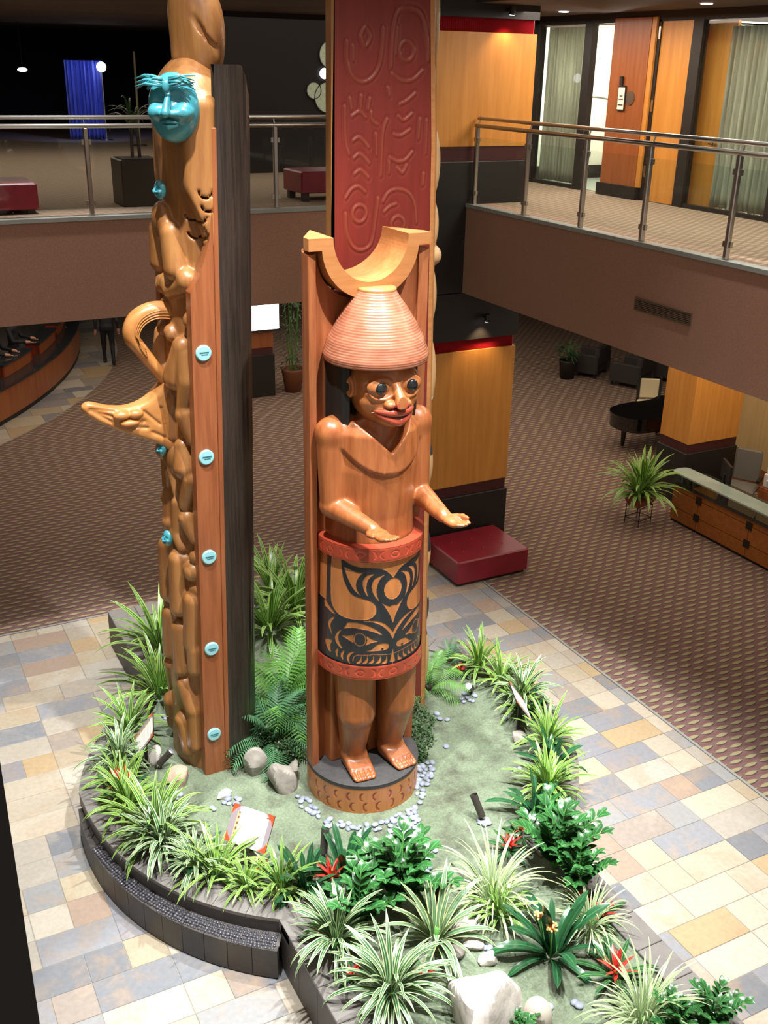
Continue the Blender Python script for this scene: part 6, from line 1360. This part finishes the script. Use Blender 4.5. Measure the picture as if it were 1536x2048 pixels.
for k in range(230): a = rn.uniform(0, 6.28); z = rn.uniform(.42, 2.15); r = rn.uniform(.02, .30)*(1 if z > .7 else .8); link_mesh('leaf', bl, None, tp_, (r*math.cos(a), r*math.sin(a), z), (rn.uniform(-.4, .4), rn.uniform(-.2, .9), a+rn.uniform(-.6, .6)), rn.uniform(.13, .22))

# ================================================================ LOUNGE CORNER UNDER THE RIGHT BALCONY
M_pianoB = mat('black_lacquer', lin('#0c0c0d'), .06, spec=.6, coat=.5)
pn = empty('grand_piano', (12.9, 14.0, .004), 0, 'black grand piano behind the maple column', 'piano')
po = smooth_poly([(-.78, .10), (-.76, -.12), (-.62, -.36), (-.15, -.46), (.4, -.52), (.85, -.55), (.85, .60), (.40, .52), (-.05, .54), (-.48, .48), (-.70, .32)], 5)
mb = MB(); mb.prism([tuple(p) for p in po], .44, .66); mb.build('case', M_pianoB, pn); mb = MB(); mb.prism([tuple(p*1.02) for p in po], .665, .70); mb.build('lid', M_pianoB, pn)
for x, y in ((-.5, .12), (.6, -.42), (.6, .45)): MB().lathe([(.02, .03), (.035, .05), (.05, .3), (.07, .44)], 14, x, y).build('leg', M_pianoB, pn, smooth=True); MB().ball((x, y, .02), .02, 10, 6).build('caster', mat('brass', lin('#b8a070'), .3, metal=1), pn)
MB().box(.85, 1.02, -.5, .55, .46, .54).build('keyboard', M_white, pn); MB().box(.55, .6, -.06, .06, .04, .44).build('pedal_lyre', M_pianoB, pn)
M_dkfab = mat('dark_lounge_fabric', lin('#2a2624'), .7)
def armchair(x, y, rz, label):
    t = empty('armchair', (x, y, .004), rz, label, 'armchair', 'dark lounge armchairs')
    MB().cbox(-.36, .36, -.34, .34, .10, .36, .03).build('seat', M_dkfab, t); MB().cbox(-.36, .36, .24, .38, .30, .70, .03).build('backrest', M_dkfab, t)
    for s in (-1, 1): MB().cbox(*sorted((s*.30, s*.42)), -.34, .38, .10, .54, .03).build('armrest', M_dkfab, t)
    for sx in (-1, 1):
        for sy in (-1, 1): MB().box(sx*.32-.025, sx*.32+.025, sy*.3-.025, sy*.3+.025, 0, .11).build('leg', M_black, t)
armchair(15.0, 18.55, math.radians(-150), 'dark armchair behind the dark potted plant'); armchair(15.35, 17.45, math.radians(-155), 'dark armchair with its back to the hall, nearer the piano'); armchair(16.3, 17.6, math.radians(40), 'dark armchair facing the others, partly under the balcony edge')
dp = empty('potted_plant', (14.32, 18.42, .004), 0, 'dark bushy plant in a black round pot beside the armchairs', 'potted plant'); MB().lathe([(.16, 0), (.20, .38), (.21, .42), (.18, .42), (.17, .36)], 24).build('pot', M_black, dp, smooth=True)
for k in range(90): a = rn.uniform(0, 6.28); z = rn.uniform(.38, .85); r = rn.uniform(0, .22); link_mesh('leaf', bl, None, dp, (r*math.cos(a), r*math.sin(a), z), (rn.uniform(-.4, .4), rn.uniform(-.6, .6), a), rn.uniform(.14, .24))
ch = empty('dining_chair', (13.75, 15.0, .004), math.radians(-30), 'black chair with cream upholstery behind the piano', 'chair'); M_cream_f = mat('cream_upholstery', lin('#cfc3a0'), .7)
MB().cbox(-.22, .22, -.22, .22, .38, .46, .02).build('seat', M_cream_f, ch); MB().cbox(-.19, .19, .19, .24, .50, .88, .015).build('backrest', M_cream_f, ch)
for s in (-1, 1): MB().box(*sorted((s*.19, s*.23)), .18, .25, 0, .92).build('leg', M_black, ch); MB().box(*sorted((s*.19, s*.23)), -.22, -.18, 0, .40).build('leg', M_black, ch)
# plant stand with potted dracaena
ps = empty('plant_stand', (10.36, 11.25, .004), math.radians(12), 'black iron stand holding the potted dracaena', 'plant stand')
for sx in (-1, 1):
    for sy in (-1, 1): MB().tube([(sx*.15, sy*.13, 0), (sx*.15, sy*.13, .32)], .008, 6).build('leg', M_black, ps)
for z in (.10, .31):
    for a, b in (((-.15, -.13), (.15, -.13)), ((.15, -.13), (.15, .13)), ((.15, .13), (-.15, .13)), ((-.15, .13), (-.15, -.13))): MB().tube([(*a, z), (*b, z)], .007, 6).build('rail', M_black, ps)
pt = empty('plant_box', (10.36, 11.25, .325), math.radians(12), 'shallow terracotta box on the iron stand', 'pot'); mb = MB(); mb.add([(-.15, -.12, 0), (.15, -.12, 0), (.15, .12, 0), (-.15, .12, 0), (-.20, -.17, .12), (.20, -.17, .12), (.20, .17, .12), (-.20, .17, .12)], [(3, 2, 1, 0), (4, 5, 6, 7), (0, 1, 5, 4), (1, 2, 6, 5), (2, 3, 7, 6), (3, 0, 4, 7)]); mb.build('box', mat('terracotta', lin('#8a4a30'), .7), pt)
d1 = plant('D', 10.38, 11.27, .42, 'large striped dracaena in the terracotta box beside the concierge desk', 300, z=.44, group='potted dracaenas on the iron stand'); 
d2 = plant('D', 10.24, 11.18, .26, 'smaller striped dracaena hanging over the left of the terracotta box', 301, z=.44, group='potted dracaenas on the iron stand')
# concierge desk
cd = empty('concierge_desk', (10.9, 11.14, .004), 0, 'maple concierge desk with black square inlays and a glass counter', 'desk')
MB().box(.02, .62, -3.2, -.01, .0, .62).build('carcass', M_black, cd)
M_deskp = mat('desk_maple', lin('#a8662e'), .4, c2=lin('#96561f'), sc=3, stretch=(1, 5, 5), coat=.15)
ys = [0, -.56, -1.575, -2.59, -3.195]
for k in range(4):
    for z0, z1 in ((.045, .240), (.250, .515), (.525, .622)): MB().box(-.0, .022, ys[k+1]+.005, ys[k]-.005, z0, z1).build('panel', M_deskp, cd)
    for z in (.245, .52):
        if k: MB().box(-.012, .02, ys[k]-.055, ys[k]+.055, z-.055, z+.055).build('square_inlay', M_black, cd)
for z0, z1 in ((.045, .240), (.250, .515), (.525, .622)): MB().box(.03, .62, -.008, .012, z0, z1).build('end_panel', M_deskp, cd)
MB().box(-.03, .66, -3.2, .03, .622, .66).build('counter', M_counter, cd)
M_tglass = mat('green_frosted_glass', lin('#9fb0a8'), .15, spec=.6, c2=lin('#8a9c94'), sc=2)
mb = MB(); g_ = arc(.19, PI*.5, PI*1.5, 10); mb.prism([(-.06, -3.2), (.26, -3.2), (.26, -.02), (.22, .03), (.1, .06), (-.02, .03), (-.06, -.04)], .80, .822); mb.build('glass_shelf', M_tglass, cd)
MB().box(-.02, -.008, -3.2, -.02, .66, .80).build('glass_front', M_glass, cd)
for y in (-.12, -.85, -1.6, -2.3): MB().tube([(.05, y, .66), (.05, y, .80)], .012, 8).build('standoff', M_steel, cd)
mo = empty('computer_monitor', (11.42, 10.62, .664), math.radians(62), 'dark computer monitor on the concierge desk', 'monitor'); MB().box(-.21, .21, -.02, .02, .10, .38).build('panel', M_black, mo); MB().box(-.03, .03, -.0, .04, .02, .2).build('neck', M_black, mo); MB().box(-.11, .11, -.07, .09, 0, .02).build('base', M_black, mo); MB().box(-.195, .195, -.024, -.02, .115, .365).build('screen', M_glassd, mo)
oc = empty('office_chair', (12.15, 10.95, .004), math.radians(-60), 'grey mesh office chair behind the concierge desk', 'chair'); M_mesh = mat('grey_mesh', lin('#6f6c66'), .8)
MB().cbox(-.23, .23, -.22, .22, .36, .44, .03).build('seat', M_mesh, oc); MB().cbox(-.21, .21, .18, .22, .46, .98, .02).build('backrest', M_mesh, oc); MB().tube([(0, 0, .08), (0, 0, .37)], .03, 8).build('gas_lift', M_black, oc)
for k in range(5): MB().tube([(0, 0, .09), (.26*math.cos(k*1.257), .26*math.sin(k*1.257), .05)], .02, 6).build('foot', M_black, oc); MB().ball((.26*math.cos(k*1.257), .26*math.sin(k*1.257), .028), .028, 8, 6).build('caster', M_black, oc)
for s in (-1, 1): MB().box(*sorted((s*.23, s*.28)), -.12, .12, .56, .60).build('armrest', M_black, oc)
cb = empty('cabinet', (12.55, 10.35, .004), 0, 'low cabinet carrying the white printer', 'cabinet'); MB().cbox(-.3, .3, -.35, .35, 0, .50, .01).build('body', M_panel_red, cb); MB().box(-.315, -.3, -.33, -.01, .04, .46).build('door', M_panel_red, cb); MB().box(-.315, -.3, .01, .33, .04, .46).build('door', M_panel_red, cb)
pr_ = empty('printer', (12.5, 10.42, .506), 0, 'white office printer at the right edge behind the concierge desk', 'printer'); M_wpl = mat('white_plastic', lin('#d8d8d6'), .4); MB().cbox(-.22, .22, -.25, .25, 0, .22, .02).build('body', M_wpl, pr_); MB().cbox(-.20, .20, -.24, .24, .22, .42, .03).build('scanner', M_wpl, pr_); MB().box(-.26, -.21, -.15, .15, .12, .14).build('tray', M_wpl, pr_)
# panelled wall behind the desk
wp = structure(MB().box(13.04, 13.14, 7.5, 13.0, 0, 3.72), 'wall_desk_back', M_panel_red)
M_palep = mat('pale_veneer', lin('#c2a878'), .45, c2=lin('#b89c6a'), sc=3, stretch=(5, 5, .4))
for (y0, y1, z0, z1, m) in ((12.03, 12.9, .0, .86, M_panel_red), (12.03, 12.9, .875, 1.47, M_palep), (12.03, 12.9, 1.485, 3.7, M_panel_red), (9.9, 12.015, .0, .40, M_panel_red), (9.9, 12.015, .415, 1.9, M_palep), (9.9, 12.015, 1.915, 3.7, M_palep), (7.6, 9.885, 0, .40, M_panel_red), (7.6, 9.885, .415, 3.7, M_palep)): MB().box(13.02, 13.045, y0, y1, z0, z1).build('wall_panel', m, wp)
# post beside the camera on the near balcony
structure(MB().box(-.55, .0664, .965, 1.25, 3.0, 7.1), 'trim_20', M_blackwall)
